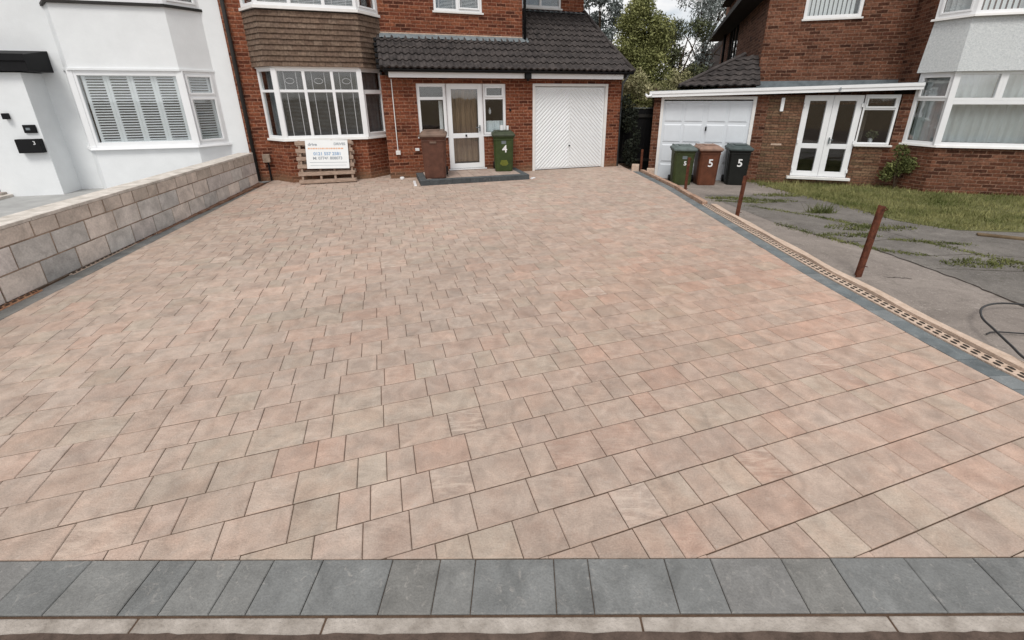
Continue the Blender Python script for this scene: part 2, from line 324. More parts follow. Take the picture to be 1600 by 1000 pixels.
M['hose'] = mat('hose_black', (.025, .025, .026), .45, .1, 10)
M['sign'] = mat('sign_white', (.78, .80, .80), .4, .02, 4, spec=.4)
M['ink'] = mat('ink_grey', (.30, .33, .36), .6, .05, 5)
M['inkblue'] = mat('ink_blue', (.22, .36, .55), .6, .05, 5)
M['inkorange'] = mat('ink_orange', (.70, .40, .26), .6, .05, 5)
M['white'] = mat('white_marking', (.80, .80, .80), .5, .02, 5)
def leafmat(name, c1, c2, trans=.25):
    m = mat(name, lin(c1), .7, .2, 1.7, 0, spec=.25, col2=lin(c2), contrast=(.35, .65))
    return m
M['grass'] = leafmat('grass_blades', (84, 92, 46), (146, 142, 94))
M['conifer'] = leafmat('conifer_leaves', (86, 92, 50), (156, 158, 104))
M['privet'] = leafmat('flowering_leaves', (104, 108, 62), (190, 182, 146))
M['olive'] = leafmat('dark_leaves', (58, 66, 44), (104, 108, 76))
M['silver'] = leafmat('silver_leaves', (92, 100, 96), (150, 158, 156))
M['weed'] = leafmat('weed_leaves', (72, 80, 42), (118, 120, 72))
M['darkleaf'] = leafmat('ivy_leaves', (20, 24, 18), (40, 46, 32))
M['block'] = attr_mat('paving_block', .86, .9, 120, .22, 8, .25, veins=True)
M['greyblock'] = attr_mat('charcoal_block', .88, .9, 120, .24, 7, .2, scuff=.38)
M['wallblock'] = attr_mat('wall_block', .95, 1.0, 50, .26, 4.5, .12)

# ------------------------------------------------------------------ ground
A4 = .3119
U4 = (math.cos(A4), math.sin(A4)); N4 = (-math.sin(A4), math.cos(A4))
def xr(y):     # right edge of the paved area
    P = [(0, 3.33), (1.0, 3.27), (2.3, 3.17), (2.87, 3.09), (4.3, 3.0), (7, 2.95), (9, 2.93), (11.3, 2.74), (13, 2.6)]
    for (a, b), (c, d) in zip(P, P[1:]):
        if y <= c: return b+(d-b)*(y-a)/(c-a)
    return P[-1][1]
def xl(y): return -4.46-.194*(y-3)
def z5(y): return -.035-.165*min(1, max(0, (y-3)/8.0))
g = MB()
S = 400
g.poly([(-S, -S, -.28), (S, -S, -.28), (S, S, -.28), (-S, S, -.28)])
tag(g.build('ground', M['earth']), kind='structure')
g = MB(); g.poly([(-60, -9, -.075), (60, -9, -.075), (60, .985, -.075), (-60, .985, -.075)])
# rough mud and mortar edge against the kerb
rd = g.build('road', M['road']); tag(rd, kind='structure')
mud = MB(); xs = np.arange(-4, 4.01, .04)
rr = np.random.RandomState(3)
e = [.991+.006*rr.rand()+.002*math.sin(x*3.1)+.0015*math.sin(x*17) for x in xs]
for i in range(len(xs)-1):
    mud.poly([(xs[i], .80, -.03), (xs[i+1], .80, -.03), (xs[i+1], e[i+1]+.008, .0015), (xs[i], e[i]+.008, .0015)])
tag(mud.build('road_edge_mud', M['road'], smooth=True), kind='structure')
# bed under blocks
g = MB(); g.poly([(-8.5, 1.0, -.0065), (3.6, 1.0, -.0065), (2.95, 13.5, -.0065), (-8.5, 13.5, -.0065)])
tag(g.build('driveway_bed', M['sand']), kind='structure')
def block(mb, poly, col, top=.0, gap=.0044, ch=.007, h=.02, vein=0, jit=.0012):
    n = len(poly); cx = sum(p[0] for p in poly)/n; cy = sum(p[1] for p in poly)/n
    def inset(d):
        o = []
        for i in range(n):
            p0 = Vector(poly[i-1]); p1 = Vector(poly[i]); p2 = Vector(poly[(i+1) % n])
            e1 = (p1-p0); e2 = (p2-p1)
            if e1.length < 1e-6 or e2.length < 1e-6: o.append(tuple(p1)); continue
            e1.normalize(); e2.normalize(); n1 = Vector((-e1.y, e1.x)); n2 = Vector((-e2.y, e2.x))
            b = n1+n2; k = max(.35, b.length_squared/2); o.append(tuple(p1+b/(2*k)*d))
        return o
    area = sum(poly[i][0]*poly[(i+1) % n][1]-poly[(i+1) % n][0]*poly[i][1] for i in range(n))/2
    if abs(area) < .00012: return
    if area < 0: poly = poly[::-1]
    per = sum((Vector(poly[i])-Vector(poly[i-1])).length for i in range(n)); mxd = .55*abs(area)/per
    gap = min(gap, mxd*.6); ch = min(ch, mxd*.6)
    a = inset(gap); b = inset(gap+ch)
    tz = top+random.uniform(-jit, jit); sx, sy = random.uniform(-.004, .004), random.uniform(-.004, .004)
    zz = lambda p, q: q+tz+sx*(p[0]-cx)+sy*(p[1]-cy)
    i = len(mb.v)
    mb.v += [(p[0], p[1], top-h) for p in a]+[(p[0], p[1], zz(p, -ch*.55)) for p in a]+[(p[0], p[1], zz(p, 0)) for p in b]
    for k in range(n):
        j = (k+1) % n
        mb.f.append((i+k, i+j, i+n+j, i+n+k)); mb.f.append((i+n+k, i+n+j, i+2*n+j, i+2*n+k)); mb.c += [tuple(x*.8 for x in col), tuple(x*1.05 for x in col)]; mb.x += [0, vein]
    mb.f.append(tuple(i+2*n+k for k in range(n))); mb.c.append(col); mb.x.append(vein)
pv = MB(); k = 0
pal = [(167, 151, 140), (170, 154, 143), (163, 147, 136), (172, 157, 147), (165, 148, 138), (167, 150, 139), (171, 153, 142), (162, 147, 137)]
pink = [(173, 148, 135), (168, 144, 132), (177, 153, 140)]
grey = [(163, 151, 139), (158, 146, 135), (166, 155, 143)]
rnd = random.Random(11)
nrow0 = int((-4-.19)/.2)
for row in range(-20, 75):
    n0 = .19+.2*row; s = -12+rnd.random()*.3
    while s < 9:
        L = rnd.choice([.142, .2, .2, .284, .284, .142, .2, .284])
        pts = []
        for ss, nn in ((s, n0+.0012), (s+L, n0+.0012), (s+L, n0+.1988), (s, n0+.1988)):
            pts.append((ss*U4[0]+nn*N4[0], ss*U4[1]+nn*N4[1]))
        s += L
        cxm = sum(p[0] for p in pts)/4; cym = sum(p[1] for p in pts)/4
        if cym < 1.0 or cym > 13.3 or cxm < xl(cym)-.4 or cxm > xr(cym)+.4: rnd.random(); continue
        sl = (xr(cym+.15)-xr(cym-.15))/.3; x0 = xr(cym)-sl*cym
        pts = clip(pts, 0, -1, -1.268)
        if len(pts) > 2: pts = clip(pts, 1, -sl, x0)
        if len(pts) > 2: pts = clip(pts, -1, -.194, -(-4.46+.194*3))
        if len(pts) < 3: continue
        # some warmer, some greyer zones
        zone = math.sin(cxm*1.1+1.0)*math.cos(cym*.75-.6)+.5*math.sin(cxm*2.7+cym*1.9)
        pr = .10+.28*max(0, min(1, (cxm+.2)/2.0))*max(0, 1-abs(cym-4)/5)+.06*zone
        q = rnd.random()
        c = rnd.choice(pink) if q < pr*.8 else (rnd.choice(grey) if q > .86 else rnd.choice(pal))
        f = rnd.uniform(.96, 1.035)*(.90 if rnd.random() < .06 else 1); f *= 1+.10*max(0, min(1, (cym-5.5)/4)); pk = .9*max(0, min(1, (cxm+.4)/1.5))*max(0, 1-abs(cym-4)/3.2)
        tone = 1+.045*math.sin(cxm*.9+1.7)*math.cos(cym*.8+.4)+.03*math.sin(cxm*2.1-cym*1.4); f *= tone; base_ = lin((168, 151, 137)); c = tuple(min(1, (.6*x+.4*b_)*f*k_*.975) for x, b_, k_ in zip(lin(c), base_, (1+.05*pk, 1-.03*pk, 1-.07*pk)))
        v = rnd.uniform(.3, .6) if rnd.random() < .05 else 0
        if not v and rnd.random() < .3: v = .18
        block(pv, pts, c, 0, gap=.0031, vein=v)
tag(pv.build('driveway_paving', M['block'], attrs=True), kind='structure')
# charcoal borders
gb = MB(); gc = [(113, 114, 113), (118, 118, 116), (109, 110, 109), (121, 120, 118), (114, 113, 110)]
# joints read off the photograph, then carried on both ways
xx = [-1.79, -1.513, -1.363, -1.176, -1.039, -.836, -.549, -.352, -.207, .114, .254, .570, .760, 1.052, 1.255, 1.560]
left = [-1.79]
while left[-1] > -7: left.append(left[-1]-rnd.choice([.17, .21, .28]))
rgt = [1.56]
while rgt[-1] < 4: rgt.append(rgt[-1]+rnd.choice([.2, .21, .285]))
xx = left[:0:-1]+xx+rgt[1:]
for a, b in zip(xx, xx[1:]):
    f = rnd.uniform(.92, 1.08); c = tuple(x*f for x in lin(rnd.choice(gc)))
    block(gb, [(a, 1.062), (b, 1.062), (b, 1.266), (a, 1.266)], c, .002, gap=.003)
y = 1.27
while y < 11.2:   # right
    L = rnd.choice([.2, .284, .142]); y2 = y+L
    f = rnd.uniform(.82, 1.05); c = tuple(x*f for x in lin(rnd.choice([(110, 116, 118), (106, 112, 114), (118, 122, 123)])))
    block(gb, [(xr(y), y), (xr(y)+.165, y), (xr(y2)+.165, y2), (xr(y2), y2)], c, .001, gap=.0025, ch=.004); y = y2
y = 1.27
while y < 9.0:    # left
    L = rnd.choice([.2, .284, .142]); y2 = y+L; wd = .19
    f = rnd.uniform(.9, 1.1); c = tuple(x*f for x in lin(rnd.choice(gc)))
    block(gb, [(xl(y)-wd, y), (xl(y), y), (xl(y2), y2), (xl(y2)-wd, y2)], c, .001, gap=.002, ch=.004); y = y2
tag(gb.build('charcoal_border', M['greyblock'], attrs=True), kind='structure')
kb = MB(); kx = [-6.5, -5.6, -4.7, -3.8, -2.9, -2.0, -1.425, -.735, .42, 1.33, 2.24, 3.15, 4.06, 5.0]
for a, b in zip(kx, kx[1:]):
    kb.box(a+.003, b-.003, .999+rnd.uniform(-.002, .002), 1.0555, -.12, -.004+rnd.uniform(-.001, .001))
tag(kb.build('kerb', M['kerb'], bevel=.005), kind='structure')

# neighbour's drive, lawn and path on the right
cn = MB()
ys = [-.5+.25*i for i in range(58)]
for a, b in zip(ys, ys[1:]):
    cn.poly([(xr(a)+.10, a, z5(a)), (16, a, z5(a)), (16, b, z5(b)), (xr(b)+.10, b, z5(b))])
tag(cn.build('neighbour_drive', M['concrete']), kind='structure')
lp = [(5.55, 9.9), (5.72, 9.2), (5.95, 7.8), (5.95, 6.7), (6.35, 6.0), (7.2, 6.15), (9.0, 6.3), (15, 6.4), (15, 12), (5.6, 12)]
lw = MB(); cx0, cy0 = 9, 9
lw.poly([(x, y, z5(y)+.0) for x, y in lp][::1])
lw.v = [(x, y, z5(y)+.03) for x, y, z in lw.v]
# tessellate so that it follows the slope
lw = MB()
for yy in np.arange(5.8, 12, .2):
    strip = [(4, yy), (15, yy), (15, yy+.2), (4, yy+.2)]
    pol = [(5.62, 9.9), (5.75, 9.2), (5.98, 7.8), (6.0, 6.9), (6.5, 6.15), (15, 6.3), (15, 12), (5.6, 12)]
    lo = 4
    xb = np.interp(yy+.1, [6.1, 6.2, 6.9, 7.8, 9.2, 9.9, 12], [7.6, 6.5, 6.0, 5.98, 5.75, 5.62, 5.6]); xc = np.interp(yy+.3, [6.1, 6.2, 6.9, 7.8, 9.2, 9.9, 12], [7.6, 6.5, 6.0, 5.98, 5.75, 5.62, 5.6])
    lw.poly([(xb, yy, z5(yy)+.008), (15, yy, z5(yy)+.008), (15, yy+.2, z5(yy+.2)+.008), (xc, yy+.2, z5(yy+.2)+.008)])
tag(lw.build('lawn', M['lawn']), kind='structure')
def blades(name, pts, m, h=(.03, .08), wd=.005, seed=1, lean=.5, mul=None):
    r = np.random.RandomState(seed); n = len(pts); P = np.array(pts, 'f')
    a = r.rand(n)*6.283; hh = h[0]+(h[1]-h[0])*r.rand(n)**1.6*(np.array(mul) if mul is not None else 1); w_ = wd*(.7+.6*r.rand(n))
    dx, dy = np.cos(a)*w_, np.sin(a)*w_; b = r.rand(n)*6.283; l = lean*hh*r.rand(n)
    v = np.zeros((n, 3, 3), 'f'); v[:, 0] = P+np.stack([-dx, -dy, 0*dx], 1); v[:, 1] = P+np.stack([dx, dy, 0*dx], 1); v[:, 2] = P+np.stack([np.cos(b)*l, np.sin(b)*l, hh], 1)
    me = bpy.data.meshes.new(name); me.vertices.add(3*n); me.vertices.foreach_set('co', v.ravel()); me.loops.add(3*n); me.loops.foreach_set('vertex_index', np.arange(3*n))
    me.polygons.add(n); me.polygons.foreach_set('loop_start', np.arange(0, 3*n, 3)); me.polygons.foreach_set('loop_total', np.full(n, 3)); me.update(); me.materials.append(m)
    o = bpy.data.objects.new(name, me); COL.objects.link(o); return o
r = np.random.RandomState(5); pts = []
while len(pts) < 60000:
    x = 5.3+9.2*r.rand()**1.3; yy = 5.9+5.8*r.rand()
    xb = np.interp(yy, [6.1, 6.2, 6.9, 7.8, 9.2, 9.9, 12], [7.6, 6.5, 6.0, 5.98, 5.75, 5.62, 5.6])
    if x < xb-.22*r.rand()**2-.05*math.sin(yy*9): continue
    d = math.sin(x*2.3+yy)*math.cos(yy*2.9-x*.7)
    if r.rand() > .75+.35*d: continue
    pts.append((x, yy, z5(yy)+.004))
def wally(x): return 11.27-(x-3.5)*math.tan(R(17))
gh = [.65+.5*max(0, math.sin(p[0]*3.1+p[1]*1.3)*math.cos(p[1]*3.7-p[0]))+.9*math.exp(-max(0, wally(p[0])-p[1])*4) for p in pts]
tag(blades('lawn_grass', pts, M['grass'], (.03, .10), .006, 2, .9, gh), kind='stuff')
np_ = MB()
pathL = [(4.0, 6.6), (4.25, 5.9), (4.55, 5.3), (4.65, 4.2), (4.62, 3.55), (4.7, 3.0), (4.8, 1)]
for yy in np.arange(1.0, 9.0, .2):
    pL = lambda y_: float(np.interp(y_, [1, 3.0, 3.55, 4.2, 5.3, 5.9, 6.6, 9.4], [4.8, 4.7, 4.62, 4.65, 4.55, 4.25, 4.0, 3.75]))
    np_.poly([(pL(yy), yy, z5(yy)+.003), (16, yy, z5(yy)+.003), (16, yy+.2, z5(yy+.2)+.003), (pL(yy+.2), yy+.2, z5(yy+.2)+.003)])
tag(np_.build('neighbour_path', M['concrete2']), kind='structure')
# weeds in the cracks of the neighbour's drive: each tuft a thing of its own
wd = [(5.35, 8.9, .35, 500, 'green weed patch beside the foot of the wooden lawn edge near the glazed doors'),
      (4.15, 8.6, .30, 450, 'low weed patch on concrete in front of the green and brown neighbour bins'),
      (4.75, 8.35, .34, 450, 'low weed patch on concrete in front of the black neighbour bin'),
      (5.15, 7.35, .16, 160, 'thin upright weed growing from the cracked drive behind the middle rusty post'),
      (5.25, 6.35, .40, 600, 'wide weed clump in the cracked drive between tall rusty post and lawn'),
      (4.72, 5.95, .25, 260, 'small weed clump in the drive crack just behind the nearest rusty post'),
      (5.45, 4.75, .34, 500, 'bright green weed strip in the drive crack at the right frame edge')]
for i, (x, yy, rad, n, lab) in enumerate(wd):
    q = np.random.RandomState(20+i); P = []
    for _ in range(int(n*1.8)):
        a = q.rand()*6.28; rr_ = rad*q.rand()**.7; 
        X_, Y_ = x+rr_*math.cos(a)*1.7-.25*rr_*math.sin(a), yy+rr_*math.sin(a)*.5
        if math.sin(X_*19+i)*math.cos(Y_*23+X_*7) < -.45 and i != 3: continue
        P.append((X_, Y_, z5(Y_)+.003))
    o = blades('weed_tuft', P, M['weed'], (.012, .055 if i != 3 else .20), .007, 30+i, 1.4); tag(o, lab, 'weed', 'weeds growing in the neighbour drive')
# cracks in the concrete (open joints filled with soil), real strips a few mm proud
ck = MB()
def crack(path, wdt):
    P = []
    for a, b in zip(path, path[1:]):
        for t in np.arange(0, 1, .1): P.append((a[0]+(b[0]-a[0])*t+rnd.uniform(-.012, .012), a[1]+(b[1]-a[1])*t+rnd.uniform(-.012, .012)))
    for a, b in zip(P, P[1:]):
        w1 = wdt*rnd.uniform(.4, 1.3); d = Vector((b[0]-a[0], b[1]-a[1])).normalized(); n_ = (-d.y*w1, d.x*w1)
        ck.poly([(a[0]-n_[0], a[1]-n_[1], z5(a[1])+.004), (b[0]-n_[0], b[1]-n_[1], z5(b[1])+.004), (b[0]+n_[0], b[1]+n_[1], z5(b[1])+.004), (a[0]+n_[0], a[1]+n_[1], z5(a[1])+.004)])
crack([(4.0, 6.6), (4.25, 5.9), (4.55, 5.3), (4.65, 4.2), (4.62, 3.55), (4.7, 3.0)], .014)
crack([(4.3, 5.6), (5.1, 5.75), (5.9, 5.5)], .008); crack([(4.2, 7.9), (4.9, 7.1), (5.6, 6.4)], .008)
crack([(3.9, 4.35), (4.2, 4.3)], .006); crack([(4.7, 4.6), (5.6, 4.5), (7, 4.6)], .008)
crack([(3.75, 8.4), (4.6, 8.15), (5.6, 8.3)], .007); crack([(4.9, 7.1), (5.3, 6.3), (5.45, 5.6), (5.9, 4.6)], .009); crack([(5.6, 4.5), (6.3, 3.9), (7.2, 3.6)], .008)
crack([(4.55, 5.3), (5.0, 5.05), (5.6, 5.1), (6.4, 4.9)], .006); crack([(4.2, 2.6), (4.66, 2.75)], .006)
mo = []; qm = np.random.RandomState(77)
for (a_, b_, n_) in (((4.25, 5.9), (4.55, 5.3), 500), ((5.1, 5.75), (5.9, 5.5), 700), ((4.9, 7.1), (5.3, 6.3), 800), ((4.2, 7.9), (4.9, 7.1), 500), ((3.75, 8.4), (4.6, 8.15), 700), ((5.45, 5.6), (5.9, 4.6), 700), ((5.6, 4.5), (7, 4.6), 900), ((4.55, 5.3), (5.0, 5.05), 300), ((4.0, 6.6), (4.25, 5.9), 400)):
    for _ in range(n_):
        u_ = qm.rand(); wv_ = .055*(.3+abs(math.sin(u_*9+a_[0]))); X_ = a_[0]+(b_[0]-a_[0])*u_+qm.normal()*wv_; Y_ = a_[1]+(b_[1]-a_[1])*u_+qm.normal()*wv_*.7
        mo.append((X_, Y_, z5(Y_)+.003))
tag(blades('moss', mo, M['weed'], (.006, .028), .007, 78, 1.6), kind='stuff')
tag(ck.build('drive_cracks', M['path_crack']), kind='structure')
# sunken edge of the lawn with rotten kerb boards
kb2 = MB(); kb2.hexa([(6.45, 5.9, -.09), (8.2, 4.9, -.08), (8.25, 4.97, -.08), (6.5, 5.97, -.09), (6.45, 5.9, -.06), (8.2, 4.9, -.035), (8.25, 4.97, -.035), (6.5, 5.97, -.06)])
tag(kb2.build('lawn_edging', M['earth'], bevel=.008), 'dark broken edging board at the near corner of the neighbour lawn', 'edging')

# left plot
lt = MB(); lt.poly([(-4.9, 1.5, -.005), (-5.85, 9.6, -.005), (-5.8, 12, -.005), (-20, 12, -.005), (-20, 1.5, -.005)][::-1])
tag(lt.build('terrace', M['terrace']), kind='structure')

# ------------------------------------------------------------------ window builder
def win(parent, p0, p1, z0, z1, cols, rows, fw=.055, name='window', depth=.07, casements=(), blind=None, cames=(), glass='glass', dshift=.0, frame_m='upvc'):
    """p0->p1 plan points (outer face, left to right seen from outside); cols/rows: lists of glazing splits in metres;
    builds frame part + pane sub-parts + blind sub-part.  rows may be dict per column."""
    p0 = Vector(p0); p1 = Vector(p1); d = (p1-p0); L = d.length; d.normalize(); n = Vector((-d.y, d.x))   # n points inwards (away from street)
    fr = MB()
    def hb(mb, a, b, y0, y1, c, e):
        P = []
        for zz in (c, e):
            for s_, yy in ((a, y0), (b, y0), (b, y1), (a, y1)):
                q = p0+d*s_+n*yy; P.append((q.x, q.y, zz))
        mb.hexa(P)
    X = [0]+list(cols)+[L]
    hb(fr, 0, fw, 0, depth, z0, z1); hb(fr, L-fw, L, 0, depth, z0, z1)
    for c in cols: hb(fr, c-fw/2, c+fw/2, .001, depth-.001, z0+fw, z1-fw)
    hb(fr, fw, L-fw, .0005, depth-.0005, z0, z0+fw); hb(fr, fw, L-fw, .0005, depth-.0005, z1-fw, z1)
    cells = []
    for i in range(len(X)-1):
        a = X[i]+(fw if i == 0 else fw/2); b = X[i+1]-(fw if i == len(X)-2 else fw/2)
        rr_ = rows[i] if isinstance(rows, dict) else rows
        Z = [z0+fw]+[q for q in rr_]+[z1-fw]
        for q in rr_: hb(fr, a, b, .002, depth-.002, q-fw*.45, q+fw*.45)
        for j in range(len(Z)-1):
            c = Z[j]+(0 if j == 0 else fw*.45); e_ = Z[j+1]-(0 if j == len(Z)-2 else fw*.45)
            cells.append((i, j, a, b, c, e_))
    gl = MB()
    for i, j, a, b, c, e_ in cells:
        if (i, j) in casements:
            t = .035; hb(fr, a, a+t, -.018, .03, c, e_); hb(fr, b-t, b, -.018, .03, c, e_); hb(fr, a+t, b-t, -.018, .03, c, c+t); hb(fr, a+t, b-t, -.018, .03, e_-t, e_)
            a += t; b -= t; c += t; e_ -= t
        hb(gl, a, b, .03, .036, c, e_)
    f = fr.build(name, M[frame_m], parent, bevel=.004)
    gp = gl.build('pane', M[glass], f)
    if cames:
        cm = MB()
        for (i, j, a, b, c, e_) in cells:
            for (ci, cj, fr_) in cames:
                if (ci in (i, -1)) and (cj in (j, -1)):
                    for q in fr_: hb(cm, a+(b-a)*q-.006, a+(b-a)*q+.006, .024, .029, c, e_)
        cm.build('glazing_bar', M['leadcame'], f)
    if blind:
        kind, bm_, zz0, zz1 = blind[0], blind[1], blind[2] if len(blind) > 2 else z0+fw, blind[3] if len(blind) > 3 else z1-fw
        bl = MB()
        if kind == 'venetian':
            q = zz0
            while q < zz1:
                P = []
                for (yy, dz) in ((.10, 0), (.125, .013)):
                    pass
                a_, b_ = p0+d*(fw*.6)+n*.095, p0+d*(L-fw*.6)+n*.095; c_, e2 = a_+n*.024, b_+n*.024
                bl.hexa([(a_.x, a_.y, q), (b_.x, b_.y, q), (e2.x, e2.y, q+.012), (c_.x, c_.y, q+.012), (a_.x, a_.y, q+.002), (b_.x, b_.y, q+.002), (e2.x, e2.y, q+.014), (c_.x, c_.y, q+.014)]); q += .028
        elif kind == 'vertical':
            s_ = fw
            while s_ < L-fw-.05:
                a_ = p0+d*s_+n*.12; b_ = p0+d*(s_+.075)+n*.15
                bl.poly([(a_.x, a_.y, zz0), (b_.x, b_.y, zz0), (b_.x, b_.y, zz1), (a_.x, a_.y, zz1)]); s_ += .089
        else:  # curtain with folds
            s_ = blind[4] if len(blind) > 4 else fw*.5; e_ = blind[5] if len(blind) > 5 else L-fw*.5; k_ = int((e_-s_)/.02)
            for i in range(k_):
                a0 = s_+(e_-s_)*i/k_; a1 = s_+(e_-s_)*(i+1)/k_
                y0 = .15+.02*math.sin(a0*42)+.008*math.sin(a0*97); y1 = .15+.02*math.sin(a1*42)+.008*math.sin(a1*97)
                a_ = p0+d*a0+n*y0; b_ = p0+d*a1+n*y1
                bl.poly([(a_.x, a_.y, zz0), (b_.x, b_.y, zz0), (b_.x, b_.y, zz1), (a_.x, a_.y, zz1)])
        bl.build('blind' if kind != 'curtain' else 'curtain', M[bm_], f)
    return f
def wallface(mb, p0, p1, z0, z1, holes=(), rev=.10):
    """vertical wall face from plan p0 to p1 with rectangular holes (a,b,c,e along the wall) and reveals going inwards"""
    p0 = Vector(p0); p1 = Vector(p1); d = p1-p0; L = d.length; d.normalize(); n = Vector((-d.y, d.x))
    xs_ = sorted({0, L, *[h[0] for h in holes], *[h[1] for h in holes]}); zs_ = sorted({z0, z1, *[h[2] for h in holes], *[h[3] for h in holes]})
    q = lambda s_, y_, z_: (p0.x+d.x*s_+n.x*y_, p0.y+d.y*s_+n.y*y_, z_)
    for a, b in zip(xs_, xs_[1:]):
        for c, e_ in zip(zs_, zs_[1:]):
            if b-a < 1e-5 or e_-c < 1e-5: continue
            mx_, mz_ = (a+b)/2, (c+e_)/2
            if any(h[0] < mx_ < h[1] and h[2] < mz_ < h[3] for h in holes): continue
            mb.poly([q(a, 0, c), q(b, 0, c), q(b, 0, e_), q(a, 0, e_)])
    for a, b, c, e_ in holes:
        mb.poly([q(a, 0, c), q(a, 0, e_), q(a, rev, e_), q(a, rev, c)][::-1]); mb.poly([q(b, 0, c), q(b, rev, c), q(b, rev, e_), q(b, 0, e_)][::-1])
        mb.poly([q(a, 0, e_), q(b, 0, e_), q(b, rev, e_), q(a, rev, e_)][::-1]); mb.poly([q(a, 0, c), q(a, rev, c), q(b, rev, c), q(b, 0, c)][::-1])
def room(mb, x0, x1, y0, y1, z0, z1):
    """inward facing dark room, open to the street side"""
    mb.poly([(x0, y1, z0), (x1, y1, z0), (x1, y1, z1), (x0, y1, z1)]); mb.poly([(x0, y0, z0), (x0, y1, z0), (x0, y1, z1), (x0, y0, z1)])
    mb.poly([(x1, y0, z0), (x1, y1, z0), (x1, y1, z1), (x1, y0, z1)]); mb.poly([(x0, y0, z0), (x1, y0, z0), (x1, y1, z0), (x0, y1, z0)]); mb.poly([(x0, y0, z1), (x1, y0, z1), (x1, y1, z1), (x0, y1, z1)])
def pantiles(name, m, parent, quad, course=.26, roll=.15, amp=.030, samp=10):
    """quad: eave-left, eave-right, top-right, top-left (3D)"""
    e0, e1, t1, t0 = [Vector(q) for q in quad]; Ls = ((t0+t1)/2-(e0+e1)/2).length; nc = max(1, round(Ls/course))
    nrm = (e1-e0).cross(t0-e0).normalized(); mb = MB()
    xmin = min(e0.x, t0.x); xmax = max(e1.x, t1.x)
    for c in range(nc):
        v0, v1 = c/nc, (c+1)/nc+.02/Ls; v1 = min(v1, 1)
        a0, a1 = e0.lerp(t0, v0), e1.lerp(t1, v0); b0, b1 = e0.lerp(t0, v1), e1.lerp(t1, v1)
        n_ = max(4, int((a1-a0).length/roll*samp)); i0 = len(mb.v); off = 0
        for k_ in range(n_+1):
            u = k_/n_
            for j, (p, q, lift) in enumerate(((a0, a1, -.005), (a0, a1, .036), (b0, b1, .006))):
                pt = p.lerp(q, u); ph = ((pt.x-xmin)/roll) % 1
                wv = amp*(math.sin(math.pi*min(1, ph/.6)) if ph < .6 else -.25*math.sin(math.pi*(ph-.6)/.4))
                mb.v.append(tuple(pt+nrm*(lift+wv+.012)))
        for k_ in range(n_):
            a = i0+k_*3
            for j in (0, 1): mb.f.append((a+j, a+3+j, a+4+j, a+1+j)); mb.c.append(None); mb.x.append(0)
    o = mb.build(name, m, parent); return o
def mesh_text_rot(): return (math.pi/2, 0, 0)

# ------------------------------------------------------------------ house 4 (red brick, in the middle)
H4 = thing('brick_house', 'red brick house with tiled bay, glazed white front door and chevron garage door', 'house', (.205, 11.23, 0), A4)
YM = .66
w4 = MB()
wallface(w4, (-3.5, 0), (2.42, 0), -.05, 2.25, [(.74, 1.40, .93, 2.09), (1.40, 2.26, .15, 2.09), (2.26, 2.82, .93, 2.09), (3.50, 5.54, -.01, 2.10)], .09)
wallface(w4, (2.42, 0), (2.42, 8), -.05, 2.3); wallface(w4, (-3.5, YM), (-3.5, 0), -.05, 2.3)
wallface(w4, (-6.45, YM), (-.05, YM), -.05, 5.3, [(.47, 2.98, .95, 2.38), (.5, 2.9, 3.5, 4.85), (2.95, 6.35, -.04, 2.3), (4.28, 5.41, 3.66, 4.85)], .09)
wallface(w4, (-.05, YM), (-.05, 1.8), 3.0, 5.3)
wallface(w4, (-.05, 1.8), (2.1, 1.8), 3.7, 5.3, [(.33, 1.48, 4.05, 5.0)], .09)
wallface(w4, (2.1, 1.8), (2.1, 9), 3.0, 5.3); wallface(w4, (2.42, 8), (2.1, 9), -.05, 5.3); wallface(w4, (2.1, 9), (-6.45, 9), -.05, 5.3); wallface(w4, (-6.45, 9), (-6.45, YM), -.05, 5.3)
# brick base of the bay
BL0, BL, BR, BR0 = (-6.0, YM), (-5.6, .2), (-3.93, .2), (-3.45, YM)
for a, b in ((BL0, BL), (BL, BR), (BR, BR0)): wallface(w4, a, b, -.05, .91)
w4.build('wall', M['brick4'], H4)
rm = MB(); room(rm, -5.95, -3.52, YM+.12, 3.2, .5, 2.45); room(rm, -5.95, -3.52, YM+.12, 3.2, 3.4, 4.95); room(rm, -3.4, -.6, .1, 2.6, .02, 2.2); room(rm, -2.3, -.9, YM+.1, 2.5, 3.4, 5.0); room(rm, .15, 1.6, 1.9, 3, 3.8, 5.1)
rm.build('interior', M['room'], H4)
rf = MB()   # main hipped roof above the frame
rf.hexa([(-6.7, .36, 5.3), (2.4, .36, 5.3), (2.4, 9.3, 5.3), (-6.7, 9.3, 5.3), (-6.7, 4.7, 7.7), (-1.5, 4.7, 7.7), (-1.5, 4.8, 7.7), (-6.7, 4.8, 7.7)])
rf.build('main_roof', M['tile'], H4)
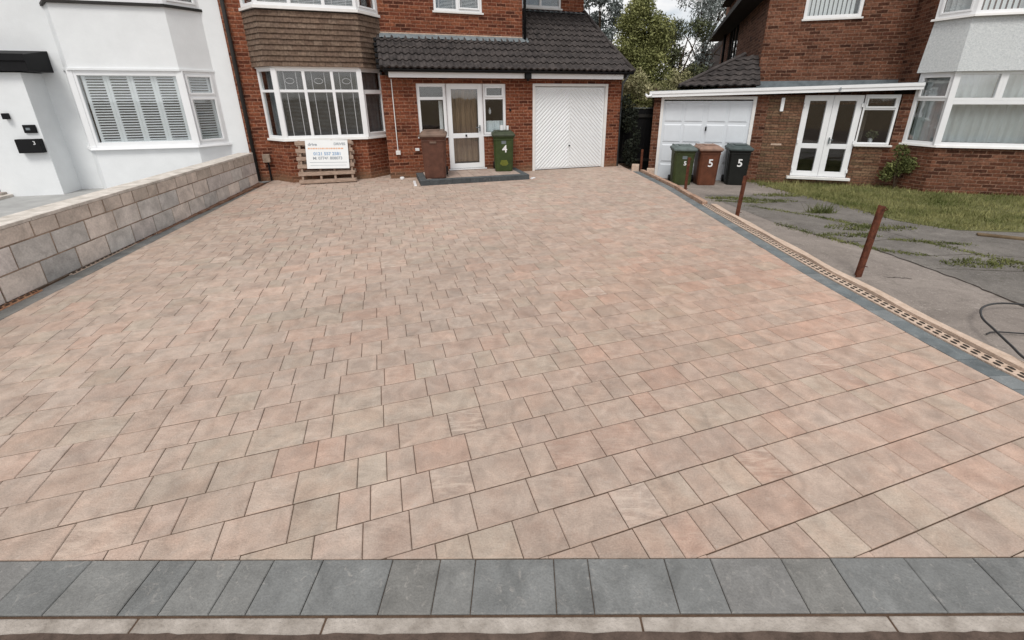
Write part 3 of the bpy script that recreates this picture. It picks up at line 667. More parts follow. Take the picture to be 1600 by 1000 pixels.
# bay joinery
win(H4, BL, BR, .95, 2.38, [.555, 1.11], [1.93], fw=.06, cames=((-1, 0, (.27, .75)), (-1, 1, (.25, .75))), blind=('venetian', 'blinddark', 1.0, 1.95))
win(H4, BL0, BL, .95, 2.38, [], [1.93], fw=.06, blind=('curtain', 'blinddark'))
win(H4, BR, BR0, .95, 2.38, [], [1.93], fw=.06, casements=((0, 0),), blind=('curtain', 'blinddark'))
for q in (BL, BR):
    box('corner_post', M['upvc'], H4, q[0]-.05, q[0]+.05, q[1]-.012, q[1]+.08, .951, 2.379, .006)
for k_ in range(3):   # oval leaded motifs in the top lights
    rg = MB(); cx_ = -5.6+.277+.556*k_
    rg.tube([(cx_+.085*math.cos(t*.3142), .222, 2.13+.055*math.sin(t*.3142)) for t in range(21)], .006, 5)
    rg.tube([(cx_+.085*math.cos(t*.3142), .222, 2.13+.055*math.sin(t*.3142)) for t in (5, 5.4, 8, 12, 14.6, 15)], .006, 5)
    rg.build('leaded_motif', M['leadcame'], H4)
def ring(mb, L0, L_, R_, R0, z0, z1, o0=0, o1=0):
    """band following the bay; o0/o1: how far the lower/upper edge stands out"""
    def off(o): return [(L0[0]-o*.8, L0[1]), (L_[0]-o*.45, L_[1]-o), (R_[0]+o*.45, R_[1]-o), (R0[0]+o*.8, R0[1])]
    a, b = off(o0), off(o1)
    for i in range(3):
        mb.poly([(*a[i], z0), (*a[i+1], z0), (*b[i+1], z1), (*b[i], z1)])
    mb.poly([(*q, z0) for q in a][::-1]); mb.poly([(*q, z1) for q in b])
sl = MB(); ring(sl, BL0, BL, BR, BR0, .905, .95, .06, .05); sl.build('window_sill', M['whitepaint'], H4)
sl = MB(); ring(sl, BL0, BL, BR, BR0, 2.38, 2.41, .02, .03); sl.build('head_trim', M['whitepaint'], H4)
TL0, TL, TR, TR0 = (-6.06, YM), (-5.72, .17), (-3.83, .17), (-3.40, YM)
ap = MB(); nC = 10; hC = 1.03/nC
for k_ in range(nC):
    z_ = 2.405+k_*hC
    ring(ap, TL0, TL, TR, TR0, z_+random.uniform(-.002, .002), z_+hC+.004, .026, .004)
ap.build('tile_apron', M['claytile'], H4)
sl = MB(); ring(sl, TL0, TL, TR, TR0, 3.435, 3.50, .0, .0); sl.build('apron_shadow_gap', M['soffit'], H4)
sl = MB(); ring(sl, TL0, TL, TR, TR0, 3.46, 3.515, .06, .055); sl.build('window_sill', M['whitepaint'], H4)
win(H4, TL, TR, 3.515, 4.85, [.63, 1.26], [4.45], fw=.065, cames=((-1, 0, (.25, .75)),), blind=('venetian', 'blind'))
win(H4, TL0, TL, 3.515, 4.85, [], [4.45], fw=.065, blind=('venetian', 'blind')); win(H4, TR, TR0, 3.515, 4.85, [], [4.45], fw=.065, casements=((0, 0),))
bt = MB(); ring(bt, TL0, TL, TR, TR0, 4.85, 4.95, .1, .1); bt.build('bay_roof', M['lead'], H4)
# upper windows
win(H4, (-2.17, YM+.02), (-1.04, YM+.02), 3.66, 4.85, [.55], [], fw=.06, casements=((1, 0),), cames=((-1, 0, (.15, .85)),), blind=('venetian', 'blind'))
box('window_sill', M['whitepaint'], H4, -2.2, -1.01, YM-.04, YM+.02, 3.62, 3.66, .004)
win(H4, (.28, 1.82), (1.43, 1.82), 4.05, 5.0, [.56], [], fw=.06, blind=('venetian', 'blind'))
box('window_sill', M['whitepaint'], H4, .25, 1.46, 1.76, 1.82, 4.01, 4.05, .004)
# porch windows and door
win(H4, (-2.76, .03), (-2.10, .03), .93, 2.09, [], [1.77], fw=.07, casements=(), blind=('curtain', 'blind', 1.0, 1.72, .5, .58))
win(H4, (-1.24, .03), (-.68, .03), .93, 2.09, [], [1.77], fw=.06, casements=((0, 1),), blind=('curtain', 'lace', .99, 1.25))
box('window_sill', M['upvc'], H4, -1.25, -.66, -.03, .03, .90, .93, .004); box('window_sill', M['upvc'], H4, -2.80, -2.10, -.03, .03, .90, .93, .004)
dr = thing('front_door', None, None); dr.parent = H4
win(dr, (-2.10, .03), (-1.24, .03), .15, 2.09, [], [.925], fw=.12, name='door_frame', blind=('curtain', 'curtain', .3, 1.96, .12, .74))
MB().box(-1.345, -1.325, -.012, .03, 1.02, 1.16).box(-1.43, -1.325, -.03, -.014, 1.10, 1.12).build('door_handle', M['lead'], dr, bevel=.003)
MB().box(-1.69, -1.65, .012, .03, .90, .95).build('door_knocker', M['black'], dr, bevel=.003)
box('threshold', M['upvc'], dr, -2.13, -1.20, -.035, .1, .125, .15, .004)
# ornament and mug on the right window's inner sill belong to the interior
t = thing('vase', 'round white vase standing inside the side window right of front door', 'vase', (0, 0, 0), 0)
q_ = MB(); q_.tube([(0, 0, 0), (0, 0, .03), (0, 0, .09), (0, 0, .13), (0, 0, .15)], [.015, .03, .03, .012, .015], 12)
for ob in (q_.build('body', M['upvc'], t, smooth=True),): pass
sx_, sy_ = -1.02, .26
t.location = (.205+sx_*U4[0]+sy_*N4[0], 11.23+sx_*U4[1]+sy_*N4[1], 1.40)
# garage door
fr = MB()
fr.box(0, .065, -.005, .09, 0, 2.1).box(1.975, 2.04, -.005, .09, 0, 2.1).box(.065, 1.975, -.004, .09, 2.035, 2.099)
gd = fr.build('garage_door', M['whitepaint'], H4, bevel=.004)
pn = MB(); pn.box(.07, 1.97, .05, .06, .02, 2.02)
for half in (0, 1):
    x0, x1 = (.11, 1.0) if half == 0 else (1.03, 1.93)
    sgn = 1 if half == 0 else -1
    c_ = -2.2
    while c_ < 4.2:
        # strip between two diagonals  z - sgn*x in [c, c+w]
        pol = [(x0, .06), (x1, .06), (x1, 1.98), (x0, 1.98)]
        pol = clip(pol, -sgn, 1, c_+.068); pol = clip(pol, sgn, -1, -c_) if len(pol) > 2 else pol
        if len(pol) > 2:
            pm = [sum(p[k] for p in pol)/len(pol) for k in (0, 1)]
            i = len(pn.v); n_ = len(pol)
            if sum(pol[a][0]*pol[(a+1) % n_][1]-pol[(a+1) % n_][0]*pol[a][1] for a in range(n_)) < 0: pol = pol[::-1]
            # ridge profile: outline at y .05, crest line raised
            crest = []
            for (px_, pz_) in pol:
                t_ = (pz_-sgn*px_)-c_-.034; s2 = t_*.45/ (1+1)
                crest.append((px_+sgn*s2, .034, pz_-s2))
            pn.v += [(p[0], .0495, p[1]) for p in pol]+crest
            for k_ in range(n_): pn.f.append((i+k_, i+(k_+1) % n_, i+n_+(k_+1) % n_, i+n_+k_)); pn.c.append(None); pn.x.append(0)
            pn.f.append(tuple(i+n_+k_ for k_ in range(n_))); pn.c.append(None); pn.x.append(0)
        c_ += .098
pn.box(1.0, 1.03, .036, .05, .06, 1.98)
pn.build('door_panel', M['garage'], gd)
MB().tube([(1.015, .034, .60), (1.015, -.01, .60)], .018, 10).build('handle', M['black'], gd)
# porch roof
eL, eR, tR, tL = (-3.5, -.32, 2.37), (2.55, -.32, 2.37), (2.55, YM, 3.10), (-3.5, YM, 3.10)
sl_ = .755
pantiles('porch_roof', M['tile'], H4, [eL, (2.55, -.32, 2.37), (2.12+.19, YM, 2.37+sl_*(YM+.32)), tL])
pantiles('garage_roof', M['tile'], H4, [(-.05, YM+.001, 2.37+sl_*(YM+.32)), (2.31, YM+.001, 2.37+sl_*(YM+.32)), (2.10, 1.8, 2.37+sl_*2.12), (-.05, 1.8, 2.37+sl_*2.12)])
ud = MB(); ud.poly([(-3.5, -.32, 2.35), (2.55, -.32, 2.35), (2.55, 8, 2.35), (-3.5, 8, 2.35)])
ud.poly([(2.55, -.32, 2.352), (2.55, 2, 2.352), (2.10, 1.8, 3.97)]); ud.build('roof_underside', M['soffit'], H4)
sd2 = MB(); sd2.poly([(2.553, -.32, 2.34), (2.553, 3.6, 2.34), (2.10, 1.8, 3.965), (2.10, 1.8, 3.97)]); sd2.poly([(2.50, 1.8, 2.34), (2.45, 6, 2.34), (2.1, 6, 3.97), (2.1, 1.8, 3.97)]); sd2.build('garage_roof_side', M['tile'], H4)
vg = MB(); vg.tube([(2.56, -.33, 2.40), (2.32, YM, 3.15), (2.12, 1.8, 4.02)], .05, 8); vg.build('hip_tile', M['tile'], H4, smooth=True)
vl = MB()
for k_ in range(6):
    vl.box(-3.56, -3.49, -.34+.16*k_, -.17+.16*k_, 2.36+.755*.16*k_, 2.44+.755*.16*k_)
vl.build('verge_tile', M['black'], H4, bevel=.01)
fl = MB()
fl.poly([(-3.42, YM-.003, 3.00), (-.02, YM-.003, 3.00), (-.02, YM-.003, 3.17), (-3.42, YM-.003, 3.17)])
n_ = 60; i0 = len(fl.v)
for k_ in range(n_+1):
    xx_ = -3.42+3.5*k_/n_; fl.v.append((xx_, YM-.004, 3.165)); fl.v.append((xx_, YM-.15-.015*math.sin(k_*1.1), 3.055+.008*math.sin(k_*2.2)))
for k_ in range(n_): fl.f.append((i0+2*k_+1, i0+2*k_+3, i0+2*k_+2, i0+2*k_)); fl.c.append(None); fl.x.append(0)
fl.build('lead_flashing', M['lead'], H4)
box('flashing_trim', M['haunch'], H4, -3.42, -.05, YM-.012, YM-.004, 3.16, 3.185)
fl = MB(); fl.poly([(.0, 1.796, 3.90), (2.1, 1.796, 3.90), (2.1, 1.796, 4.0), (.0, 1.796, 4.0)]); fl.poly([(0, 1.62, 3.93), (2.1, 1.62, 3.93), (2.1, 1.795, 3.985), (0, 1.795, 3.985)]); fl.build('lead_flashing', M['lead'], H4)
MB().box(-3.33, -.28, -.225, -.2, 2.20, 2.315).box(-.12, 2.33, -.225, -.2, 2.20, 2.315).build('fascia', M['upvc'], H4, bevel=.004)
MB().box(-3.35, 2.4, -.2, 0.02, 2.222, 2.25).box(-3.4, 2.5, -.195, -.185, 2.25, 2.39).box(-.04, 2.3, 1.0, 1.02, 2.35, 3.2).build('soffit', M['soffit'], H4)  # last box: unseen barrier added inside the roof to block sky showing through
gt = MB(); pts_ = [(math.cos(t_), math.sin(t_)) for t_ in np.linspace(math.pi, 2*math.pi, 9)]
for (a, b) in zip(pts_, pts_[1:]): gt.poly([(-3.45, -.29+.055*a[0], 2.365+.055*a[1]), (2.56, -.29+.055*a[0], 2.365+.055*a[1]), (2.56, -.29+.055*b[0], 2.365+.055*b[1]), (-3.45, -.29+.055*b[0], 2.365+.055*b[1])])
gt.build('gutter', M['black'], H4, smooth=True)
MB().box(-.27, -.13, -.30, -.16, 2.19, 2.31).tube([(-.2, -.23, 2.22), (-.2, -.27, 2.16)], .035, 10).build('security_lamp', M['black'], H4, bevel=.006)
MB().tube([(2.46, -.27, 2.34), (2.46, -.1, 2.2), (2.47, .05, 2.1), (2.47, .05, 0.0)], .032, 8).build('downpipe', M['lead'], H4, smooth=True)
MB().tube([(-.0, YM-.05, 5.25), (-.0, YM-.05, 3.05)], .035, 8).build('downpipe', M['black'], H4, smooth=True)
MB().tube([(-3.28, -.03, 2.18), (-3.28, -.03, .62)], .011, 6).box(-3.33, -3.23, -.07, 0, .55, .64).build('conduit', M['whitepaint'], H4, bevel=.003)
MB().tube([(-6.36, YM-.05, 5.25), (-6.36, YM-.05, .02)], .038, 8).build('downpipe', M['soffit'], H4, smooth=True)
MB().box(-6.2, -6.05, YM-.09, YM, .42, .6).build('meter_box', M['mortar'], H4, bevel=.01)
MB().tube([(-6.11, YM-.04, .42), (-6.11, YM-.04, 0)], .02, 6).build('meter_pipe', M['black'], H4)
MB().box(-2.89, -2.80, -.05, 0, .62, .68).build('outdoor_socket', M['upvc'], H4, bevel=.004)
MB().box(-.60, -.56, -.03, 0, 1.47, 1.53).build('doorbell', M['black'], H4, bevel=.003)

# doorstep
def G4(s, n, z=0): return (.205+s*U4[0]+n*N4[0], 11.23+s*U4[1]+n*N4[1], z)
st = thing('doorstep', 'low paved doorstep with charcoal edging in front of the glazed front door', 'step', (.205, 11.23, 0), A4)
sb = MB(); rn = random.Random(3)
xs_ = -2.76
while xs_ < -.64:
    c = lin(rn.choice(pal)); L_ = rn.choice([.142, .2, .284])
    for (a, b) in ((-.96, -.77), (-.77, -.58), (-.58, -.39), (-.39, -.20), (-.20, -.01)): block(sb, [(xs_, a), (min(-.62, xs_+L_), a), (min(-.62, xs_+L_), b), (xs_, b)], c, .115, h=.1)
    xs_ += L_
sb.build('step_top', M['block'], st, attrs=True)
sb = MB(); xs_ = -2.92
while xs_ < -.47:
    L_ = rn.choice([.2, .284]); c = lin((82, 86, 88)); f_ = rn.uniform(.9, 1.1); c = tuple(v_*f_ for v_ in c)
    block(sb, [(xs_, -1.13), (min(-.46, xs_+L_), -1.13), (min(-.46, xs_+L_), -.965), (xs_, -.965)], c, .112, h=.11); xs_ += L_
y_ = -.96
while y_ < -.05:
    block(sb, [(-2.92, y_), (-2.765, y_), (-2.765, y_+.19), (-2.92, y_+.19)], lin((84, 88, 90)), .112, h=.11)
    block(sb, [(-.615, y_), (-.46, y_), (-.46, y_+.19), (-.615, y_+.19)], lin((84, 88, 90)), .112, h=.11); y_ += .19
sb.build('step_edging', M['greyblock'], st, attrs=True)
for (s_, n_, rz_, L_, lab) in ((-3.02, -.86, -.03, .55, 'white plastic strip lying at the left corner of the doorstep'), (-.36, -1.08, -.9, .14, 'short white plastic offcut lying at the right corner of the doorstep')):
    p = G4(s_, n_); o = MB().box(-.028, .028, -L_/2, L_/2, 0, .03).build('plastic_strip', M['upvc'], bevel=.008); o.location = p; o.rotation_euler = (0, 0, A4+rz_); tag(o, lab, 'plastic strip')
o = MB().tube([(0, 0, 0), (0, 0, .04), (0, 0, .05)], [.05, .05, .035], 12).build('drain_cap', M['upvc']); o.location = G4(-3.25, -.12); tag(o, 'small white cap on the paving at the foot of the porch wall', 'cap')

# ------------------------------------------------------------------ house 1 (white render, left)
A1 = R(15)
H1 = thing('white_house', 'white rendered house with shuttered bay window and black porch canopy', 'house', (-5.9, 9.3, 0), A1)
w1 = MB()
wallface(w1, (-9, 0), (.2, 0), 0, 5.4, [(6.45, 8.75, .93, 2.28), (6.5, 8.7, 3.4, 4.7)], .1)
wallface(w1, (.2, 0), (.2, .55), 0, 5.4)
wallface(w1, (-9, 9), (-9, 0), 0, 5.4); wallface(w1, (-.0, 9), (-9, 9), 0, 5.4)
D0, D1, D2, D3 = (-2.62, 0), (-2.33, -.4), (-.64, -.4), (-.22, 0)
for a, b in ((D0, D1), (D1, D2), (D2, D3)): wallface(w1, a, b, .05, .90)
ring(w1, D0, D1, D2, D3, 2.30, 3.33, 0, .0)
# porch block
wallface(w1, (-9, -.5), (-2.97, -.5), .05, 2.22, [(4.1, 5.12, .1, 2.05)], .1); wallface(w1, (-2.97, -.5), (-2.97, 0), .05, 2.22)
w1.build('wall', M['render'], H1)
rm = MB(); room(rm, -2.55, -.28, .12, 2.5, .5, 2.45); room(rm, -2.5, -.3, .12, 2.5, 3.3, 4.9); rm.build('interior', M['room'], H1)
rf = MB(); rf.hexa([(-9.3, -.35, 5.4), (.2, -.35, 5.4), (.2, 9.3, 5.4), (-9.3, 9.3, 5.4), (-9.3, 4.4, 7.8), (.2, 4.4, 7.8), (.2, 4.5, 7.8), (-9.3, 4.5, 7.8)]); rf.build('main_roof', M['tile'], H1)
tr = MB(); ring(tr, D0, D1, D2, D3, 2.27, 2.305, .03, .03); tr.build('head_trim', M['render'], H1)
tr = MB(); ring(tr, D0, D1, D2, D3, .885, .93, .065, .05); tr.build('window_sill', M['upvc'], H1)
tr = MB(); ring(tr, D0, D1, D2, D3, 3.325, 3.37, .05, .05); tr.build('window_sill', M['soffit'], H1)
f1 = win(H1, D1, D2, .93, 2.27, [], [], fw=.085)
def shutter(parent, p0, p1, z0, z1, panels, y=.062):
    p0 = Vector(p0); p1 = Vector(p1); d = p1-p0; L = d.length; d.normalize(); n = Vector((-d.y, d.x)); mb = MB()
    def hb(a, b, y0, y1, c, e_, dz=0):
        P = []
        for zz in (c, e_):
            for s_, yy, q in ((a, y0, 0), (b, y0, 0), (b, y1, dz), (a, y1, dz)):
                w_ = p0+d*s_+n*yy; P.append((w_.x, w_.y, zz+q))
        mb.hexa(P)
    a0 = .05; pw = (L-.10)/panels
    for k_ in range(panels):
        a, b = a0+pw*k_, a0+pw*(k_+1)
        hb(a+.002, a+.05, y, y+.03, z0, z1); hb(b-.05, b-.002, y, y+.03, z0, z1); hb(a+.05, b-.05, y, y+.03, z0, z0+.05); hb(a+.05, b-.05, y, y+.03, z1-.05, z1)
        q = z0+.06
        while q < z1-.06: hb(a+.05, b-.05, y-.012, y+.03, q, q+.007, .022); q += .047
    return mb.build('shutter', M['upvc'], parent)
shutter(f1, (D1[0]+.06, -.4), (D2[0]-.06, -.4), .99, 2.22, 4)
f1 = win(H1, D2, D3, .93, 2.27, [], [1.83], fw=.06, casements=((0, 0), (0, 1)))
dd = Vector(D3)-Vector(D2); dd.normalize()
shutter(f1, Vector(D2)+dd*.05, Vector(D3)-dd*.03, .99, 2.22, 1)
win(H1, D0, D1, .93, 2.27, [], [], fw=.06, blind=('venetian', 'blind'))
win(H1, D1, D2, 3.37, 4.7, [.6, 1.15], [], fw=.07, blind=('venetian', 'blind')); win(H1, D2, D3, 3.37, 4.7, [], [], fw=.06, casements=((0, 0),)); win(H1, D0, D1, 3.37, 4.7, [], [], fw=.06)
for q in (D1, D2): box('corner_post', M['upvc'], H1, q[0]-.045, q[0]+.045, q[1]-.01, q[1]+.08, .931, 2.269, .006)
bt = MB(); ring(bt, D0, D1, D2, D3, 4.7, 4.8, .1, .1); bt.build('bay_roof', M['lead'], H1)
cn_ = MB(); cn_.hexa([(-9, -.60, 2.24), (-2.78, -.60, 2.24), (-2.78, -.002, 2.24), (-9, -.002, 2.24), (-9, -.60, 2.50), (-2.78, -.60, 2.50), (-2.78, -.002, 2.60), (-9, -.002, 2.60)])
cn_.box(-9, -2.775, -.62, -.60, 2.40, 2.51)
cn_.build('porch_canopy', M['black'], H1, bevel=.004)
box('front_door', M['soffit'], H1, -4.9, -3.89, -.44, -.40, .1, 2.05)
box('door_sill', M['kerb'], H1, -4.95, -3.80, -.62, -.38, .10, .2, .01)
MB().box(-3.40, -3.33, -.58, -.5, 1.46, 1.56).build('wall_lamp', M['black'], H1, bevel=.006)
b_ = MB().box(-3.20, -3.02, -.53, -.5, 1.22, 1.36).build('entry_panel', M['black'], H1, bevel=.008)
MB().box(-3.16, -3.10, -.533, -.53, 1.27, 1.31).build('button', M['lead'], b_)
b_ = MB().box(-3.34, -2.99, -.60, -.5, .88, 1.12).build('letterbox', M['black'], H1, bevel=.008)
text('number', '3', .09, M['white'], b_, (-3.07, -.602, 1.05), (R(90), 0, 0))
MB().tube([(-2.70, -.43, 3.46), (-2.50, -.47, 3.44), (-2.46, -.44, 3.36)], .02, 6).build('overflow_pipe', M['black'], H1)
o = thing('porch_step', 'pale stone step on the terrace by the dark door at left frame edge', 'step', (-5.9, 9.3, 0), A1)
MB().box(-5.0, -3.72, -.95, -.5, .1, .155).build('tread', M['coping'], o, bevel=.01)

# the re-estimated distance of the white house puts every length 6.4 % above the first estimate: bake that into the meshes
bpy.context.view_layer.update()
K1 = 1.064
def rebake(root, k):
    seen = set()
    for c in root.children_recursive:
        if c.type == 'MESH' and c.data.name not in seen:
            seen.add(c.data.name); c.data.transform(Matrix.Scale(k, 4))
        c.location = c.location*k
    root.location = (root.location.x*k, root.location.y*k, 1.8-1.8*k)
rebake(H1, K1); rebake(o, K1)
# ------------------------------------------------------------------ block wall between the plots
BW = thing('block_wall', 'low grey concrete block wall with pale coping along left side of driveway', 'wall')
def wl(y): return -4.72-.172*(y-3)
bk = MB(); y0_, y1_ = 1.2, 9.5; rn = random.Random(8)
zz = [.0, .245, .49, .655]
core = MB(); core.hexa([(wl(y0_)-.2, y0_, -.1), (wl(y0_)-.006, y0_, -.1), (wl(y1_)-.006, y1_, -.1), (wl(y1_)-.2, y1_, -.1), (wl(y0_)-.2, y0_, .654), (wl(y0_)-.006, y0_, .654), (wl(y1_)-.006, y1_, .654), (wl(y1_)-.2, y1_, .654)])
core.build('mortar_core', M['mortar'], BW)
for ri in range(3):
    yy = y0_+(.0 if ri % 2 else .22)
    while yy < y1_:
        L_ = .45 if ri < 2 else rn.choice([.45, .3, .22])
        y2 = min(yy+L_-.016, y1_); ins = rn.uniform(-.003, .004); f_ = 1.22*rn.uniform(.88, 1.10); c = tuple(v_*f_ for v_ in lin(rn.choice([(178, 175, 171), (188, 182, 176), (168, 166, 163), (192, 183, 175), (182, 176, 172)])))
        if ri == 2: c = tuple(v_*1.08 for v_ in lin(rn.choice([(186, 175, 165), (176, 166, 156), (190, 179, 169)])))
        a, b = zz[ri]+.008, zz[ri+1]-.008
        bk.hexa([(wl(yy)-.21, yy, a), (wl(yy)+ins, yy, a), (wl(y2)+ins, y2, a), (wl(y2)-.21, y2, a), (wl(yy)-.21, yy, b), (wl(yy)+ins, yy, b), (wl(y2)+ins, y2, b), (wl(y2)-.21, y2, b)], c)
        yy += L_
bk.build('blocks', M['wallblock'], BW, attrs=True, bevel=.004)
cp_ = MB(); yy = y0_
while yy < y1_:
    y2 = min(yy+.6, y1_); h_ = rn.uniform(-.002, .003)
    cp_.hexa([(wl(yy)-.30, yy+.002, .65), (wl(yy)+.004, yy+.002, .65), (wl(y2)+.004, y2-.002, .65), (wl(y2)-.30, y2-.002, .65), (wl(yy)-.30, yy+.002, .685+h_), (wl(yy)+.004, yy+.002, .685+h_), (wl(y2)+.004, y2-.002, .685+h_), (wl(y2)-.30, y2-.002, .685+h_)]); yy = y2
cp_.build('coping', M['coping'], BW, bevel=.004)
# brick edging at the foot of the wall, near the house
be = MB(); yy = 5.2; rn = random.Random(4)
while yy < 9.35:
    y2 = yy+.215; t_ = .012+.03*max(0, (yy-6)/3); wdt = .05+.05*max(0, (yy-6.0)/3.3)+rn.uniform(-.01, .012)
    xa = wl(yy); be.hexa([(xa, yy, -.02), (xa+wdt, yy, -.02), (wl(y2)+wdt, y2, -.02), (wl(y2), y2, -.02), (xa, yy+.004, t_), (xa+wdt, yy, t_*.8), (wl(y2)+wdt, y2-.008, t_*.8), (wl(y2), y2-.004, t_+rn.uniform(-.01, .01))]); yy = y2
tag(be.build('brick_edging', M['redbrick'], bevel=.006), 'red brick edging along the foot of the grey block wall', 'edging')
# perforated bricks
def perforated(name, P0, P1, wd_, z, label, rows=2, hole=.013, m='orangebrick', slope=None, zoff=None):
    """row of perforated bricks laid flat: face with two rows of holes"""
    d = Vector((P1[0]-P0[0], P1[1]-P0[1])); L = d.length; d.normalize(); n = Vector((-d.y, d.x))
    mb = MB(); hl = MB(); s_ = 0; q = lambda a, b, c: (P0[0]+d.x*a+n.x*b, P0[1]+d.y*a+n.y*b, c)
    while s_ < L-.05:
        e_ = min(L, s_+.215)
        mb.hexa([q(s_, 0, -.06), q(e_-.004, 0, -.06), q(e_-.004, wd_, -.06), q(s_, wd_, -.06), q(s_, 0, z), q(e_-.004, 0, z), q(e_-.004, wd_, z), q(s_, wd_, z)])
        k_ = 3
        for i in range(k_):
            for j in range(rows):
                cx_ = s_+(e_-s_)*(i+.5)/k_+(.018 if j % 2 else -.004); cy_ = wd_*(j+.62)/(rows+.24)
                rx, ry = (e_-s_)/k_*.40, wd_/rows*.34
                hl.poly([q(cx_+rx*math.cos(t_), cy_+ry*math.sin(t_), z+.003) for t_ in np.linspace(0, 2*math.pi, 13)[:-1]])
        s_ += .215
    o = mb.build(name, M[m], bevel=.003); tag(o, label, 'edging')
    hl.build('hole', M['path_crack'], o); o2 = o.children[0]; o2['kind'] = 'stuff'
    return o
perforated('perforated_edging', (wl(3.05)+.10, 3.0), (wl(3.95)+.09, 3.95), .075, .012, 'orange perforated bricks at the foot of the block wall, left frame edge', 3)
perforated('perforated_edging', (wl(4.35)+.07, 4.35), (wl(6.2)+.03, 6.2), .045, .008, 'worn perforated bricks half buried along the middle of the block wall', 2, m='haunch')
# ------------------------------------------------------------------ right hand edging
seg = [2.0, 2.4, 2.87, 3.5, 4.3, 5.3, 6.3, 7.35]
ed = thing('drainage_edging', 'perforated brick channel and pale mortar haunch between driveway and neighbour drive', 'edging')
pb = MB(); hl = MB(); hn = MB(); s_ = 1.3
while s_ < 7.35:
    e_ = s_+.215; z_ = .012
    def q(a, b, c): return (xr(a)+.17+b, a, c)
    pb.hexa([q(s_, 0, -.06), q(s_, .105, -.06), q(e_-.004, .105, -.06), q(e_-.004, 0, -.06), q(s_, 0, z_), q(s_, .105, z_), q(e_-.004, .105, z_), q(e_-.004, 0, z_)][:4][::1]+[q(s_, 0, z_), q(s_, .105, z_), q(e_-.004, .105, z_), q(e_-.004, 0, z_)])
    for i in range(3):
        for j in range(2):
            cy_ = s_+.215*(i+.5)/3+(.012 if j else -.01); cx_ = .030+.045*j
            hl.poly([(xr(cy_)+.17+cx_+.014*math.cos(t_), cy_+.026*math.sin(t_), z_+.003) for t_ in np.linspace(0, 2*math.pi, 13)[:-1]])
    s_ = e_
pb.build('perforated_brick', M['haunch'], ed, bevel=.003); o = hl.build('hole', M['path_crack'], ed); o['kind'] = 'stuff'
s_ = 1.3
while s_ < 7.35:
    e_ = s_+.1; a_, b_ = .285+.01*math.sin(s_*7), .385+.012*math.sin(s_*5.3)
    a2, b2 = .285+.01*math.sin(e_*7), .385+.012*math.sin(e_*5.3)
    hn.hexa([(xr(s_)+a_, s_, -.06), (xr(s_)+b_+.03, s_, -.08), (xr(e_)+b2+.03, e_, -.08), (xr(e_)+a2, e_, -.06), (xr(s_)+a_, s_, .035), (xr(s_)+b_, s_, .028), (xr(e_)+b2, e_, .028), (xr(e_)+a2, e_, .035)]); s_ = e_
hn.build('mortar_haunch', M['haunch'], ed)
kb3 = MB(); yy = 7.45; rn = random.Random(2)
while yy < 11.0:
    y2 = yy+.3; t_ = .06+rn.uniform(-.006, .006)
    kb3.hexa([(xr(yy)+.17, yy+.004, -.1), (xr(yy)+.26, yy+.004, -.1), (xr(y2)+.26, y2-.004, -.1), (xr(y2)+.17, y2-.004, -.1), (xr(yy)+.17, yy+.004, t_), (xr(yy)+.26, yy+.004, t_), (xr(y2)+.26, y2-.004, t_), (xr(y2)+.17, y2-.004, t_)]); yy = y2
tag(kb3.build('brick_edging', M['edgebrick'], bevel=.006), 'raised brown edging from the chevron garage to the small rusty post', 'edging')
for (x, yy, sx_, sz_, rz_, lab) in ((2.84, 11.2, .11, .16, .1, 'pale concrete block beside the chevron garage, nearer the dark gap'), (3.10, 10.72, .08, .13, .1, 'concrete block standing against the corner pier of the neighbour garage')):
    o = MB().box(-sx_, sx_, -.09, .09, -.1, sz_).build('concrete_block', M['haunch'], bevel=.008); o.location = (x, yy, 0); o.rotation_euler = (0, 0, rz_+1.2 if sx_ < .125 else rz_); tag(o, lab, 'block')

# ------------------------------------------------------------------ house 5 (right)
A5 = R(-17)
H5 = thing('brick_house', 'brown brick house with long white fascia, double glazed doors and white panelled garage', 'house', (3.50, 11.27, 0), A5)
w5 = MB()
wallface(w5, (-.30, 0), (5.1, 0), -.35, 1.82, [(.17, 2.30, -.34, 1.79), (3.27, 4.44, .0, 1.815), (4.44, 5.12, .76, 1.82)], .09)
wallface(w5, (-.30, 7), (-.30, 0), -.35, 2.0)
YU = .9
wallface(w5, (2.08, YU), (9.0, YU), 1.6, 5.3, [(.76, 1.92, 3.47, 4.6)], .09)
wallface(w5, (2.08, 10.5), (2.08, YU), 1.6, 5.3, [(2.5, 4.9, 2.45, 4.6)], .09); wallface(w5, (9, YU), (9, 9), -.3, 5.3); wallface(w5, (9, 10.5), (2.08, 10.5), -.3, 5.3)
E0, E1, E2, E3 = (5.02, 0), (5.42, -.5), (8.4, -.5), (8.8, 0)
for a, b in ((E0, E1), (E1, E2), (E2, E3)): wallface(w5, a, b, -.35, .80)
w5.build('wall', M['brick5'], H5)
sw = MB(); sw.poly([(2.26, -.006, -.3), (2.96, -.006, -.3), (2.96, -.006, 1.8), (2.26, -.006, 1.8)]); sw.poly([(4.15, -.006, -.3), (4.7, -.006, -.3), (4.7, -.006, .72), (4.15, -.006, .72)]); sw.poly([(2.96, -.006, -.3), (4.15, -.006, -.3), (4.15, -.006, -.02), (2.96, -.006, -.02)])
sw.poly([(2.26, 0, -.3), (2.26, 0, 1.8), (2.26, -.006, 1.8), (2.26, -.006, -.3)]); sw.build('stone_cladding', M['stonebrick'], H5)
rm = MB(); room(rm, 2.9, 5.0, .1, 2.5, -.05, 1.9); room(rm, 2.7, 4.1, YU+.1, 2.6, 3.3, 4.8); room(rm, 5.1, 8.7, .3, 2.4, .5, 2.5); room(rm, 5.1, 8.7, .3, 2.4, 3.1, 4.9); rm.build('interior', M['room'], H5)
